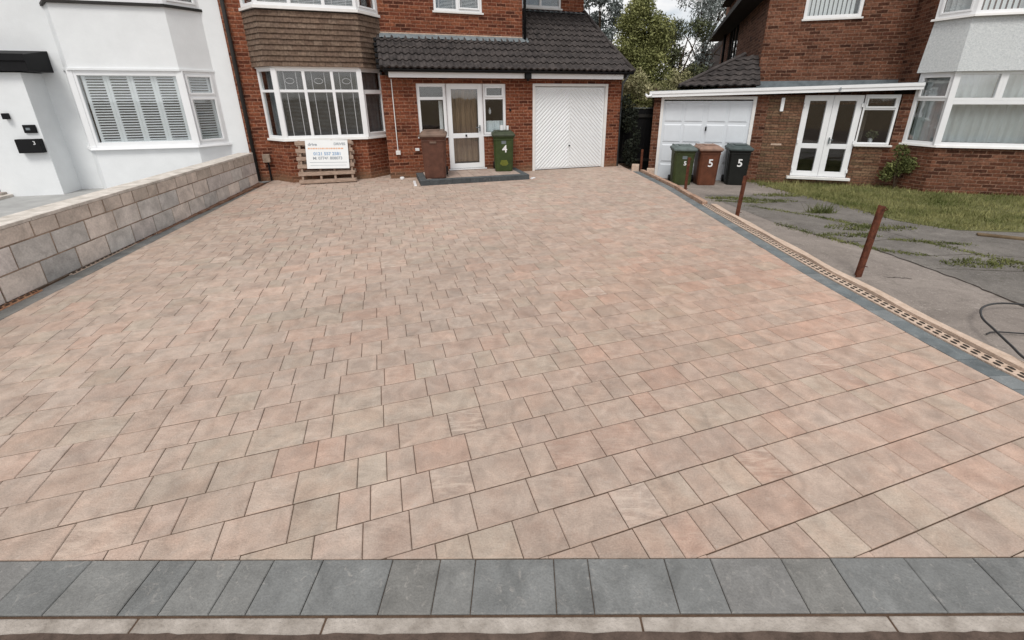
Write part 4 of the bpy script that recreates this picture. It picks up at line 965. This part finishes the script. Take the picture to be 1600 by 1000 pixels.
rf = MB(); rf.hexa([(1.75, .5, 5.15), (9.3, .5, 5.15), (9.3, 9.4, 5.15), (1.75, 9.4, 5.15), (1.75+3.2, 4.6, 7.6), (9.3, 4.6, 7.6), (9.3, 4.7, 7.6), (1.75+3.2, 4.7, 7.6)]); rf.build('main_roof', M['soffit'], H5)
# sloping dark eaves / barge seen on the side wall
dk = MB(); dk.hexa([(1.45, .7, 4.0), (2.08, .7, 4.0), (2.08, 5.5, 3.3), (1.45, 5.5, 3.3), (1.45, .7, 5.2), (2.08, .7, 5.2), (2.08, 5.5, 5.2), (1.45, 5.5, 5.2)])
dk.v = [(x, y, z) for x, y, z in dk.v]; 
win(H5, (2.10, 8.0), (2.10, 5.6), 2.45, 4.6, [.8, 1.6], [], fw=.09, frame_m='soffit')
MB().hexa([(1.55, .72, 4.06), (2.08, .72, 4.06), (2.08, 10.9, 4.06), (1.55, 10.9, 4.06), (1.55, .72, 4.2), (2.08, .72, 4.75), (2.08, 10.9, 4.75), (1.55, 10.9, 4.2)]).build('eaves', M['soffit'], H5)
MB().tube([(1.98, 8.6, 4.1), (2.0, 8.6, 2.6)], .05, 8).build('downpipe', M['black'], H5, smooth=True)
fa = MB(); fz = lambda s_: 1.785+.026*s_
for a, b in ((-.42, 5.06),):
    fa.hexa([(a, -.20, fz(a)), (b, -.20, fz(b)), (b, -.17, fz(b)), (a, -.17, fz(a)), (a, -.20, fz(a)+.125), (b, -.20, fz(b)+.125), (b, -.17, fz(b)+.125), (a, -.17, fz(a)+.125)])
    fa.hexa([(a, -.215, fz(a)+.07), (b, -.215, fz(b)+.07), (b, -.20, fz(b)+.07), (a, -.20, fz(a)+.07), (a, -.215, fz(a)+.135), (b, -.215, fz(b)+.135), (b, -.20, fz(b)+.135), (a, -.20, fz(a)+.135)])
    fa.hexa([(a, -.17, fz(a)+.01), (a+.03, -.17, fz(a)+.01), (a+.03, 6, fz(a)+.01), (a, 6, fz(a)+.01), (a, -.17, fz(a)+.12), (a+.03, -.17, fz(a)+.12), (a+.03, 6, fz(a)+.12), (a, 6, fz(a)+.12)])
fa.build('fascia', M['upvc'], H5)
fr_ = MB(); fr_.hexa([(-.42, -.19, fz(-.42)+.10), (5.06, -.19, fz(5.06)+.10), (5.2, YU, fz(5.06)+.10), (-.42, 7, fz(-.42)+.10), (-.42, -.19, fz(-.42)+.145), (5.06, -.19, fz(5.06)+.145), (5.2, YU, fz(5.06)+.16), (-.42, 7, fz(-.42)+.145)]); fr_.build('flat_roof', M['lead'], H5)
MB().box(2.08, 5.1, YU-.05, YU-.004, 2.0, 2.14).build('lead_flashing', M['lead'], H5)
# tiled lean-to on the garage
pantiles('lean_to_roof', M['tile'], H5, [(.28, .55, 2.02), (2.1, .50, 2.02), (2.1, 1.25, 2.75), (1.75, 1.25, 2.72)], course=.22, roll=.2)
pantiles('lean_to_roof', M['tile'], H5, [(.28, 9.5, 2.02), (.28, .55, 2.02), (1.78, 1.25, 2.75), (1.78, 9.5, 2.75)], course=.22, roll=.2)
MB().tube([(.26, .53, 2.05), (1.78, 1.25, 2.80)], .045, 8).build('hip_tile', M['tile'], H5)
# garage door of house 5
g5 = MB(); g5.box(-.13, -.06, -.01, .09, -.34, 1.79).box(1.93, 2.0, -.01, .09, -.34, 1.79).box(-.06, 1.93, -.009, .09, 1.72, 1.789)
gd5 = g5.build('garage_door', M['whitepaint'], H5, bevel=.004)
pn = MB(); pn.box(-.06, 1.93, .035, .06, -.30, 1.69)
for i in range(2):
    for j in range(4):
        a, b = -.02+.99*i, .90+.99*i; c, e_ = -.27+.49*j, -.27+.49*j+.44
        for k2 in range(2):
            a2, b2 = a+.47*k2, a+.47*k2+.43
            pn.hexa([(a2, .034, c), (b2, .034, c), (b2, .0341, e_), (a2, .0341, e_), (a2+.02, .022, c+.02), (b2-.02, .022, c+.02), (b2-.02, .022, e_-.02), (a2+.02, .022, e_-.02)]) if False else None
            i0 = len(pn.v); pn.v += [(a2, .0345, c), (b2, .0345, c), (b2, .0345, e_), (a2, .0345, e_), (a2+.03, .022, c+.03), (b2-.03, .022, c+.03), (b2-.03, .022, e_-.03), (a2+.03, .022, e_-.03)]
            for f_ in ((0, 1, 5, 4), (1, 2, 6, 5), (2, 3, 7, 6), (3, 0, 4, 7), (4, 5, 6, 7)): pn.f.append(tuple(i0+z_ for z_ in f_)); pn.c.append(None); pn.x.append(0)
pn.build('door_panel', M['garage5'], gd5)
MB().box(.955, .985, -.02, .022, 1.0, 1.10).build('handle', M['black'], gd5, bevel=.004)
# double doors
dr5 = thing('double_door', None, None); dr5.parent = H5
for a, b in ((2.98, 3.555), (3.56, 4.13)):
    win(dr5, (a, .02), (b, .02), .0, 1.81, [], [.70], fw=.12, name='door_leaf', blind=None)
MB().box(3.62, 3.64, -.02, .02, .76, .90).box(3.62, 3.70, -.035, -.02, .84, .86).build('door_handle', M['lead'], dr5, bevel=.003)
box('threshold', M['whitepaint'], dr5, 2.90, 4.2, -.09, .05, -.06, .0, .005)
for (x_, z_) in ((3.0, .15), (3.0, 1.6), (4.12, .15), (4.12, 1.6), (4.12, .8), (3.0, .8)): MB().box(x_-.015, x_+.015, -.012, .02, z_-.04, z_+.04).build('hinge', M['upvc'], dr5)
win(H5, (4.14, .02), (4.80, .02), .76, 1.82, [], [1.52], fw=.045, casements=((0, 1),), blind=('curtain', 'room', .8, 1.5, .0, .18))
box('window_sill', M['whitepaint'], H5, 4.12, 4.84, -.07, .03, .72, .76, .005)
win(H5, (2.84, YU+.02), (4.0, YU+.02), 3.47, 4.6, [], [], fw=.07, blind=('vertical', 'blind'))
box('window_sill', M['whitepaint'], H5, 2.81, 4.03, YU-.04, YU+.02, 3.43, 3.47, .004)
# bay
win(H5, E0, E1, .82, 2.24, [], [1.72], fw=.065, casements=((0, 1),), glass='glassclear', blind=('curtain', 'lace'))
win(H5, E1, E2, .82, 2.24, [.75, 1.5, 2.25], {0: [1.72], 1: [1.72], 2: [1.72], 3: [1.72]}, fw=.065, glass='glassclear', blind=('curtain', 'lace')) if False else None
win(H5, E1, (6.17, -.5), 1.69, 2.24, [], [], fw=.06, glass='glassclear', blind=('curtain', 'lace'))
win(H5, (6.17, -.5), E2, 1.69, 2.24, [1.1], [], fw=.06, glass='glassclear', blind=('curtain', 'lace'))
win(H5, E1, E2, .82, 1.69, [1.5], [], fw=.065, glass='glassclear', blind=('curtain', 'lace'))
box('corner_post', M['upvc'], H5, E1[0]-.05, E1[0]+.05, E1[1]-.01, E1[1]+.08, .821, 2.239, .006)
tr = MB(); ring(tr, E0, E1, E2, E3, .785, .82, .06, .05); tr.build('window_sill', M['whitepaint'], H5)
ap = MB(); ring(ap, (4.98, 0), (5.36, -.54), E2, E3, 2.24, 3.20, .04, -.04); ap.build('bay_apron', M['roughcast'], H5)
tr = MB(); ring(tr, (5.0, 0), (5.40, -.5), E2, E3, 3.20, 3.24, .08, .07); tr.build('window_sill', M['whitepaint'], H5)
win(H5, (5.0, 0), (5.40, -.5), 3.24, 4.6, [], [4.2], fw=.065, casements=((0, 0),), blind=('vertical', 'blind')); win(H5, (5.40, -.5), E2, 3.24, 4.6, [.75, 1.5, 2.25], [4.2], fw=.065, blind=('vertical', 'blind'))
wallface(w := MB(), (5.0, 0), (5.0, YU), 1.9, 5.2); w.build('bay_cheek', M['brick5'], H5)
bt = MB(); ring(bt, E0, E1, E2, E3, 4.6, 4.75, .1, .1); bt.build('bay_roof', M['lead'], H5)
MB().box(2.50, 2.57, -.06, -.006, 1.46, 1.76).build('wall_lamp', M['upvc'], H5, bevel=.01)
box('vent', M['haunch'], H5, 2.45, 2.67, -.012, -.006, .70, .74)
text('house_number', '5', .09, M['ink'], H5, (3.56, -.22, fz(3.56)+.05), (R(90), 0, 0), .003, bold=.004)
MB().tube([(-.36, -.3, 1.82), (-.46, -.3, 1.79), (-.50, -.2, 1.84)], .03, 8).build('gutter_end', M['upvc'], H5, smooth=True)
# potted plant inside window
def G5(s, n, z=0): return (3.50+s*math.cos(A5)-n*math.sin(A5), 11.27+s*math.sin(A5)+n*math.cos(A5), z)
def leaf_cloud(name, m, parent, centers, n, size, seed=1, aspect=.5, droop=0, loc=(0, 0, 0)):
    """centers: list of (x,y,z,rx,ry,rz) lobes. n leaves spread through them, denser near the shell"""
    r = np.random.RandomState(seed); C_ = np.array(centers, 'f'); wv = (C_[:, 3]*C_[:, 4]*C_[:, 5])**.7; wv /= wv.sum()
    idx = r.choice(len(C_), n, p=wv); d = r.normal(size=(n, 3)); d /= np.linalg.norm(d, axis=1)[:, None]
    rad = r.rand(n)**.38*(1+.16*r.normal(size=n)*r.rand(n)); P = C_[idx, :3]+d*rad[:, None]*C_[idx, 3:6]
    a = r.normal(size=(n, 3)); a += d*.5; a[:, 2] -= droop; a /= np.linalg.norm(a, axis=1)[:, None]; b = np.cross(a, r.normal(size=(n, 3))); b /= np.linalg.norm(b, axis=1)[:, None]
    sz = size*(.6+.8*r.rand(n)); a *= sz[:, None]; b *= (sz*aspect)[:, None]
    v = np.stack([P-a*.5, P+b*.5, P+a*.5, P-b*.5], 1).astype('f')
    me = bpy.data.meshes.new(name); me.vertices.add(4*n); me.vertices.foreach_set('co', v.ravel()); me.loops.add(4*n); me.loops.foreach_set('vertex_index', np.arange(4*n))
    me.polygons.add(n); me.polygons.foreach_set('loop_start', np.arange(0, 4*n, 4)); me.polygons.foreach_set('loop_total', np.full(n, 4)); me.update(); me.materials.append(m)
    o = bpy.data.objects.new(name, me); COL.objects.link(o); o.location = loc
    if parent: o.parent = parent
    return o
t = thing('potted_plant', 'small potted plant on the sill inside the window beside the glazed doors', 'potted plant', G5(4.50, .20, .80))
MB().tube([(0, 0, 0), (0, 0, .09)], [.04, .05], 12).build('pot', M['upvc'], t); leaf_cloud('leaves', M['olive'], t, [(0, 0, .16, .14, .08, .08)], 160, .07, 3)

# ------------------------------------------------------------------ wheelie bins
def bin_(name, label, loc, rz, body, lid, hgt=1.07, num=None, numsize=.17, group='wheelie bins', panel=None, tilt=0):
    t = thing(name, label, 'wheelie bin', loc, rz, group); k = hgt/1.07
    mb = MB(); W, D = .29*k, .34*k; w0, d0 = .235*k, .25*k
    # tapered body (front at -y)
    prof = [(.0, w0*.97, d0*.97), (.03, w0, d0), (.12, w0+.004, d0+.006), (.86, W-.025, D-.03), (.90, W-.02, D-.025), (.905, W, D), (.955, W, D)]
    prof = [(z*k, a, b) for z, a, b in prof]
    rings = []
    for z, a, b in prof:
        cc = .045*k; ring_ = [(-a+cc, -b), (a-cc, -b), (a, -b+cc), (a, b-cc), (a-cc, b), (-a+cc, b), (-a, b-cc), (-a, -b+cc)]
        rings.append(len(mb.v)); mb.v += [(x, y-(.0 if z < .5 else .0), z) for x, y in ring_]
    for i, j in zip(rings, rings[1:]):
        for q in range(8): mb.f.append((i+q, i+(q+1) % 8, j+(q+1) % 8, j+q)); mb.c.append(None); mb.x.append(0)
    mb.f.append(tuple(rings[0]+7-q for q in range(8))); mb.f.append(tuple(rings[-1]+q for q in range(8))); mb.c += [None]*2; mb.x += [0]*2
    mb.build('body', body, t, bevel=.008*k)
    rb = MB(); yf = lambda z: -(d0+.006*k+(D-.03-d0-.006*k)*(z/k-.12)/.74)
    wf = lambda z: w0+.004+(W-.025-w0-.004)*(z/k-.12)/.74
    for sx in (-1, 1):
        a0, a1, c0, c1 = wf(.14*k)-.055*k, wf(.82*k)-.055*k, .14*k, .82*k
        rb.hexa([(sx*a0-.006, yf(c0)-.006, c0), (sx*a0+.006, yf(c0)-.006, c0), (sx*a0+.006, yf(c0)+.01, c0), (sx*a0-.006, yf(c0)+.01, c0), (sx*a1-.006, yf(c1)-.006, c1), (sx*a1+.006, yf(c1)-.006, c1), (sx*a1+.006, yf(c1)+.01, c1), (sx*a1-.006, yf(c1)+.01, c1)])
        rb.hexa([(sx*(wf(.14*k)-.002), -.14*k, .14*k), (sx*(wf(.14*k)+.008), -.14*k, .14*k), (sx*(wf(.14*k)+.008), -.12*k, .14*k), (sx*(wf(.14*k)-.002), -.12*k, .14*k), (sx*(wf(.86*k)-.002), -.16*k, .86*k), (sx*(wf(.86*k)+.008), -.16*k, .86*k), (sx*(wf(.86*k)+.008), -.14*k, .86*k), (sx*(wf(.86*k)-.002), -.14*k, .86*k)])
    rb.box(-W+.03, W-.03, yf(.86*k)-.012, yf(.86*k)+.01, .84*k, .865*k)
    rb.build('moulded_rib', body, t, bevel=.003)
    lb = MB(); a, b = W+.015, D+.02
    prof = [(.945, a, b), (.985, a, b), (1.005, a-.015, b-.02), (1.03, a-.05, b-.06), (1.06, a-.075, b-.10)]
    rings = []
    for z, aa, bb in prof:
        z *= k; cc = .04*k; ring_ = [(-aa+cc, -bb), (aa-cc, -bb), (aa, -bb+cc), (aa, bb-cc), (aa-cc, bb), (-aa+cc, bb), (-aa, bb-cc), (-aa, -bb+cc)]
        rings.append(len(lb.v)); lb.v += [(x, y, z+.02*y) for x, y in ring_]
    for i, j in zip(rings, rings[1:]):
        for q in range(8): lb.f.append((i+q, i+(q+1) % 8, j+(q+1) % 8, j+q)); lb.c.append(None); lb.x.append(0)
    lb.f.append(tuple(rings[0]+7-q for q in range(8))); lb.f.append(tuple(rings[-1]+q for q in range(8))); lb.c += [None]*2; lb.x += [0]*2
    lb.box(-.2*k, .2*k, D+.01, D+.06*k, .985*k, 1.035*k); lb.box(-.24*k, -.2*k, D-.05, D+.055*k, .985*k, 1.06*k); lb.box(.2*k, .24*k, D-.05, D+.055*k, .985*k, 1.06*k)
    lb.box(-.14*k, .14*k, -D*.72, D*.4, 1.058*k, 1.075*k)
    lb.build('lid', lid, t, bevel=.006*k)
    for sx in (-1, 1):
        MB().tube([(sx*.215*k, d0+.05, .10*k), (sx*.27*k, d0+.05, .10*k)], .10*k, 18).build('wheel', M['black'], t, bevel=.006)
    MB().tube([(-.25*k, d0+.05, .10*k), (.25*k, d0+.05, .10*k)], .015*k, 8).build('axle', M['black'], t)
    dz = (D-.03-d0)/.74/k
    yfront = lambda z: -(d0+.006*k+(D-.03-d0-.006*k)*(z/k-.12)/.74)
    rx = R(90)-math.atan2(D-.03-d0, .74*k)*-1
    if num:
        z = .60*k; text('number', num, numsize*k, M['white'], t, (.02, yfront(z)-.004, z), (rx, 0, 0), .002, bold=.004)
    if panel:
        z = panel*k; o = MB().box(-.06*k, .06*k, -.004, .004, -.04*k, .04*k).build('stamp', M['lead'], t); o.location = (0, yfront(z)-.002, z); o.rotation_euler = (rx-R(90), 0, 0)
    return t
def plastic(name, c, r=.5): return mat(name, lin(c), r, .28, 7, .25, 40, .35)
Pb, Pbl = plastic('brown_plastic', (92, 60, 48)), plastic('brown_lid', (112, 92, 80), .6)
Pg, Pgl = plastic('green_plastic', (56, 70, 34)), plastic('green_lid', (60, 66, 50), .6)
P5g, P5gl = plastic('dull_green_plastic', (58, 66, 36)), plastic('grey_green_lid', (92, 102, 100), .6)
P5b, P5bl = plastic('red_brown_plastic', (96, 56, 38)), plastic('pinkish_lid', (138, 112, 98), .65)
P5k, P5kl = plastic('black_bin_plastic', (22, 24, 22)), plastic('charcoal_lid', (66, 76, 76), .6)
t = bin_('wheelie_bin', 'plain brown wheelie bin standing left of the glazed white front door', (-1.98, 9.74, .113), R(8), Pb, Pbl, 1.02)
MB().box(-.07, .07, -.31, -.305, .76, .80).build('moulded_grip', Pbl, t, bevel=.004)
t = bin_('wheelie_bin', 'green wheelie bin with large white number 4 right of the front door', (-.51, 10.66, .113), R(6), Pg, Pgl, .94, '4', .27, panel=.78)
ht = MB()
for i in range(9):
    for j in range(6):
        x_ = -.09+.0225*i+(.011 if j % 2 else 0); z_ = .16+.022*j
        if ((x_)/.10)**2+((z_-.215)/.07)**2 < 1: ht.poly([(x_-.007, -.283-.0025*j, z_-.007), (x_+.007, -.283-.0025*j, z_-.007), (x_+.007, -.285-.0025*j, z_+.007), (x_-.007, -.285-.0025*j, z_+.007)])
dm = mat('yellow_dots', lin((150, 150, 60)), .6, .05, 4); ht.build('dotted_emblem', dm, t)
bin_('wheelie_bin', 'dull green wheelie bin with small pale number, nearest the dark gap', (3.74, 10.42, -.19), R(-8), P5g, P5gl, .92, '5', .15, panel=.76)
bin_('wheelie_bin', 'reddish brown wheelie bin with pinkish lid between the green and black bins', (4.30, 10.38, -.19), R(-5), P5b, P5bl, .93, '5', .28)
bin_('wheelie_bin', 'black wheelie bin with white number 5 standing by the brick garage pier', (5.02, 10.38, -.19), R(-14), P5k, P5kl, .93, '5', .28)
# things on bin 4
for (dx, dy, h_, r_, lab) in ((-.03, .02, .11, .045, 'white mug on the lid of the green number 4 bin, left one of two'), (.11, .0, .10, .03, 'narrow white cup on the lid of the green number 4 bin, right one of two')):
    q = MB(); q.tube([(0, 0, 0), (0, 0, h_)], [r_*.9, r_], 14)
    o = q.build('cup', M['upvc'], smooth=False); o.location = (-.51+dx, 10.66+dy, .113+.945); tag(o, lab, 'cup')

# ------------------------------------------------------------------ pallet and sign
pt = thing('pallet', 'weathered timber pallet leaning against the brick base of the bay', 'pallet', G4(-4.84, -.17), A4)
pt.rotation_euler = (R(-14), 0, A4-R(2)); 
for i in range(6):
    z_ = .02+.165*i; MB().box(-.58, .58, -.018, 0, z_, z_+.085 if i else .10).build('deck_board', M['wood'], pt, bevel=.004)
for i, x_ in enumerate((-.50, -.13, .16, .52)):
    MB().box(x_-.022, x_+.022, .001, .09, .01, .95).build('stringer', M['wood'], pt, bevel=.004)
for i in range(5):
    z_ = .03+.20*i; MB().box(-.58, .60, .091, .107, z_, z_+.09).build('deck_board', M['wood'], pt, bevel=.004)
sg = thing('sign_board', 'white printed sign board with phone numbers hung on the front of the pallet', 'sign', G4(-4.80, -.195, .0), A4)
sg.rotation_euler = (R(-13), R(1.5), A4-R(3))
MB().box(-.43, .43, -.030, -.022, .33, .94).build('board', M['sign'], sg)
tx = lambda b, s, m, x, z, al='CENTER', bo=.002: text('lettering', b, s, M[m], sg, (x, -.032, z), (R(90), 0, 0), .0008, al, bo)
tx('drive', .09, 'ink', -.38, .845, 'LEFT'); tx('DRIVES', .075, 'ink', .38, .855, 'RIGHT')
ln = MB(); x_ = -.385
while x_ < .34:
    L_ = rnd.uniform(.02, .05); ln.box(x_, x_+L_, -.0315, -.030, .745, .775); x_ += L_+.012
ln.build('printed_line', M['inkorange'], sg)
tx('0121 557 2581', .093, 'inkblue', .0, .645); tx('M: 07746 808073', .085, 'ink', .0, .55)
MB().box(-.37, .39, -.0315, -.030, .458, .466).box(-.36, .37, -.0315, -.030, .395, .401).build('printed_line', M['ink'], sg)

# ------------------------------------------------------------------ rusty posts
for (x, yy, h_, lx, ly, r_, lab) in ((3.62, 4.35, .76, .17, .08, .036, 'tallest nearest rusty fence post leaning right beside the driveway edging'),
                                    (3.50, 6.95, .70, .06, .02, .035, 'rusty fence post in the middle of the three along the driveway edge'),
                                    (3.40, 9.1, .76, .02, .02, .03, 'farthest thin rusty fence post in front of the dull green bin')):
    p = thing('fence_post', lab, 'post', (x, yy, z5(yy)), .2, 'rusty posts along the driveway edge')
    f = MB(); n_ = 7; P = []
    for i in range(n_):
        u = i/(n_-1); P.append((lx*u, ly*u, -.05+(h_+.05)*u))
    for a, b in zip(P, P[1:]):
        f.hexa([(a[0]-r_, a[1]-.006, a[2]), (a[0]+r_, a[1]-.006, a[2]), (a[0]+r_, a[1]+.006, a[2]), (a[0]-r_, a[1]+.006, a[2]), (b[0]-r_, b[1]-.006, b[2]), (b[0]+r_, b[1]-.006, b[2]), (b[0]+r_, b[1]+.006, b[2]), (b[0]-r_, b[1]+.006, b[2])])
        f.hexa([(a[0]+r_-.010, a[1]+.006, a[2]), (a[0]+r_, a[1]+.006, a[2]), (a[0]+r_, a[1]+2*r_, a[2]), (a[0]+r_-.010, a[1]+2*r_, a[2]), (b[0]+r_-.010, b[1]+.006, b[2]), (b[0]+r_, b[1]+.006, b[2]), (b[0]+r_, b[1]+2*r_, b[2]), (b[0]+r_-.010, b[1]+2*r_, b[2])])
    f.build('shaft', M['rust'], p)
    q = MB(); q.tube([(lx*.15+r_, ly*.15, h_*.16), (lx*.15+r_+.03, ly*.15-.01, h_*.15)], .005, 5); q.tube([(lx*.95+r_, ly, h_*.93), (lx*.95+r_+.02, ly-.02, h_*.96), (lx*.95+r_-.02, ly-.03, h_*.99)], .005, 5); q.build('wire_stub', M['rust'], p)
p = thing('fence_post', 'short brown stake standing in the dark gap between the garages', 'post', (3.02, 11.35, -.1)); MB().box(-.025, .025, -.02, .02, 0, .62).build('shaft', M['rust'], p)

# ------------------------------------------------------------------ hose loop
def circ(cx_, cy_, rx, ry, t0, t1, n, z0=.02, zc=0):
    return [(cx_+rx*math.cos(t), cy_+ry*math.sin(t), z0+zc*math.sin((t-t0)/(t1-t0)*math.pi)) for t in np.linspace(t0, t1, n)]
hs = MB(); hs.tube([(4.75, 3.5, .0), (4.35, 3.55, .02), (4.02, 3.42, .05), (3.78, 3.2, .07), (3.66, 2.98, .075), (3.56, 2.76, .07), (3.50, 2.6, .06), (3.53, 2.42, .055), (3.62, 2.25, .055), (3.9, 2.0, .0)], .0085, 8, sm=8)
hs.tube([(3.73, 3.08, -.02), (3.78, 3.1, -.015), (3.86, 3.10, -.013), (4.1, 3.06, -.013), (4.6, 3.0, -.013)], .006, 8)
tag(hs.build('hose', M['hose'], smooth=True), 'black looped hose draped over the pale edging at the right frame edge', 'hose')

# ------------------------------------------------------------------ vegetation
def tree(name, label, x, y, zb, crown, n, size, m, seed, trunk_h=2.0, limbs=6, r0=.12, aspect=.5, droop=0, cat='tree', group=None):
    t = thing(name, label, cat, (x, y, zb), 0, group)
    tb = MB(); rn = random.Random(seed)
    tb.tube([(0, 0, 0), (.03, .02, trunk_h*.5), (-.02, .03, trunk_h)], [r0, r0*.8, r0*.6], 8)
    for i in range(limbs):
        c = crown[i % len(crown)]; e_ = (c[0]+rn.uniform(-.5, .5)*c[3], c[1]+rn.uniform(-.5, .5)*c[4], c[2]+rn.uniform(.0, .8)*c[5]); s0 = trunk_h*rn.uniform(.6, 1)
        mid = (e_[0]*.45, e_[1]*.45, s0+(e_[2]-s0)*.5+.1); tb.tube([(0, 0, s0), mid, e_], [r0*.45, r0*.28, r0*.08], 6)
    tb.build('trunk', M['bark'], t, smooth=True)
    leaf_cloud('crown', m, t, crown, n, size, seed, aspect, droop)
    return t
# bright conifer behind the garage
cr1 = [(random.uniform(-.6, .6), random.uniform(-.4, .4), random.uniform(1.2, 4.3), .5, .42, .42) for _ in range(16)]
rn = random.Random(6)
for i in range(26):
    z = .8+4.1*i/25; w_ = 1.12*(1-((z-2.6)/2.7)**2)**.5 if abs(z-2.6) < 2.6 else .25
    for k_ in range(3): cr1.append((rn.uniform(-.55, .55)*w_, rn.uniform(-.5, .5)*w_, z+rn.uniform(-.15, .15), .34*w_+.12, .34*w_+.12, .28))
tree('conifer_tree', 'bright green bushy conifer rising behind the roof of the chevron garage', 3.75, 15.2, -.3, cr1, 60000, .075, M['conifer'], 3, 2.2, 8)
cr2 = [(rn.uniform(-1.0, 1.3), rn.uniform(-.5, .5), rn.uniform(1.3, 2.6), .42, .4, .3) for _ in range(18)]
tree('flowering_shrub', 'pale flowering shrub between the garages below the green conifer', 3.75, 13.6, -.3, cr2, 12000, .075, M['privet'], 4, 1.4, 6, cat='shrub')
cr3 = [(rn.uniform(-.7, .7), rn.uniform(-.6, .6), rn.uniform(3.9, 5.6), .36, .38, .34) for _ in range(16)]
tree('olive_tree', 'thin silvery leaved tree showing over the right end of the tiled garage roof', 2.95, 18.5, -.3, cr3, 5200, .13, M['silver'], 5, 3.0, 9, aspect=.4)
cr4 = [(rn.uniform(-.8, 1.0), rn.uniform(-.6, .6), rn.uniform(1.8, 4.6), .38, .38, .4) for _ in range(16)]
tree('buddleia_tree', 'dark wispy tree with upright shoots right of the green conifer', 5.7, 18.0, -.3, cr4, 8000, .15, M['olive'], 7, 2.4, 10, aspect=.22, droop=-.5)
cr5 = [(rn.uniform(-1.7, 1.7), rn.uniform(-1, 1), rn.uniform(4.0, 8.2), .62, .6, .7) for _ in range(20)]
tree('birch_tree', 'tall grey weeping birch behind the neighbour roof against the sky', 9.4, 25, -.5, cr5, 6500, .17, M['silver'], 8, 5.0, 14, aspect=.3, droop=1.0)
cr6 = [(rn.uniform(-1.5, 2.2), rn.uniform(-.5, .5), rn.uniform(1.6, 3.3), .6, .5, .45) for _ in range(16)]
tree('hedge_tree', 'dark green ivy clad tree in front of the far dark roof', 8.0, 20, -.5, cr6, 9000, .13, M['olive'], 9, 2.0, 6)
# far house with dark roof
fh = thing('far_house', 'far house with a dark sloping roof behind the ivy and birch', 'house', (10.4, 24, -.3), R(-17))
f_ = MB(); f_.box(-2.6, 5, 0, 7, 0, 2.8); f_.build('wall', M['brick5'], fh)
f_ = MB(); f_.hexa([(-2.9, -.4, 2.8), (5.3, -.4, 2.8), (5.3, 7.4, 2.8), (-2.9, 7.4, 2.8), (.4, 3.4, 5.6), (5.3, 3.4, 5.6), (5.3, 3.6, 5.6), (.4, 3.6, 5.6)]); f_.build('roof', M['backroof'], fh)
# dark gate / fence and ivy in the gap between the garages
gp = thing('timber_gate', 'tall dark timber gate closing the gap between the two garages', 'gate', (2.6, 12.6, -.25))
for i in range(11): MB().box(.0+.19*i, .183+.19*i, 0, .03, 0, 1.72+.01*(i % 3)).build('board', M['black'], gp)
MB().box(-.0, 2.1, -.03, 0, 1.5, 1.58).box(0, 2.1, -.03, 0, .3, .38).build('rail', M['soffit'], gp)
MB().box(.3, 2.1, -.02, .05, 1.735, 1.755).build('capping', M['lead'], gp)
cr7 = [(rn.uniform(-.3, .3), rn.uniform(-1.4, 1.4), rn.uniform(.3, 2.1), .25, .35, .3) for _ in range(14)]
sh = thing('ivy_bush', 'dark ivy growing along the passage wall beside the chevron garage', 'shrub', (2.85, 12.0, -.25)); leaf_cloud('leaves', M['darkleaf'], sh, [(c[0]*.5-.05, c[1]*.3, c[2], .14, .2, .25) for c in cr7], 2500, .07, 12)
# back garden hedge closing the horizon between the houses
for (x, y, w_, h_, lab) in ((6.3, 21, 2.6, 2.2, 'dark garden hedge across the end of the passage between the houses'), (-2, 34, 9, 2.2, 'long distant garden hedge behind the red brick house')):
    hg = thing('hedge', lab, 'hedge', (x, y, -.28)); leaf_cloud('leaves', M['olive'], hg, [(w_*(i/8-.5)*2, 0, h_*.5, w_*.22, .6, h_*.5) for i in range(9)], 9000, .14, 14)
# shrub by the bay of house 5
t = thing('shrub', 'small leafy green shrub against the brown brick beside the wide bay window', 'shrub', G5(4.98, -.30, -.2))
tb = MB()
for i in range(7): tb.tube([(0, 0, 0), (rn.uniform(-.1, .1), rn.uniform(-.05, .05), .4), (rn.uniform(-.25, .25), rn.uniform(-.12, .12), rn.uniform(.7, 1.0))], [.01, .008, .003], 5)
tb.build('stem', M['bark'], t); leaf_cloud('leaves', M['weed'], t, [(rn.uniform(-.2, .2), rn.uniform(-.1, .1), rn.uniform(.25, .85), .16, .13, .16) for _ in range(9)], 2200, .055, 21)
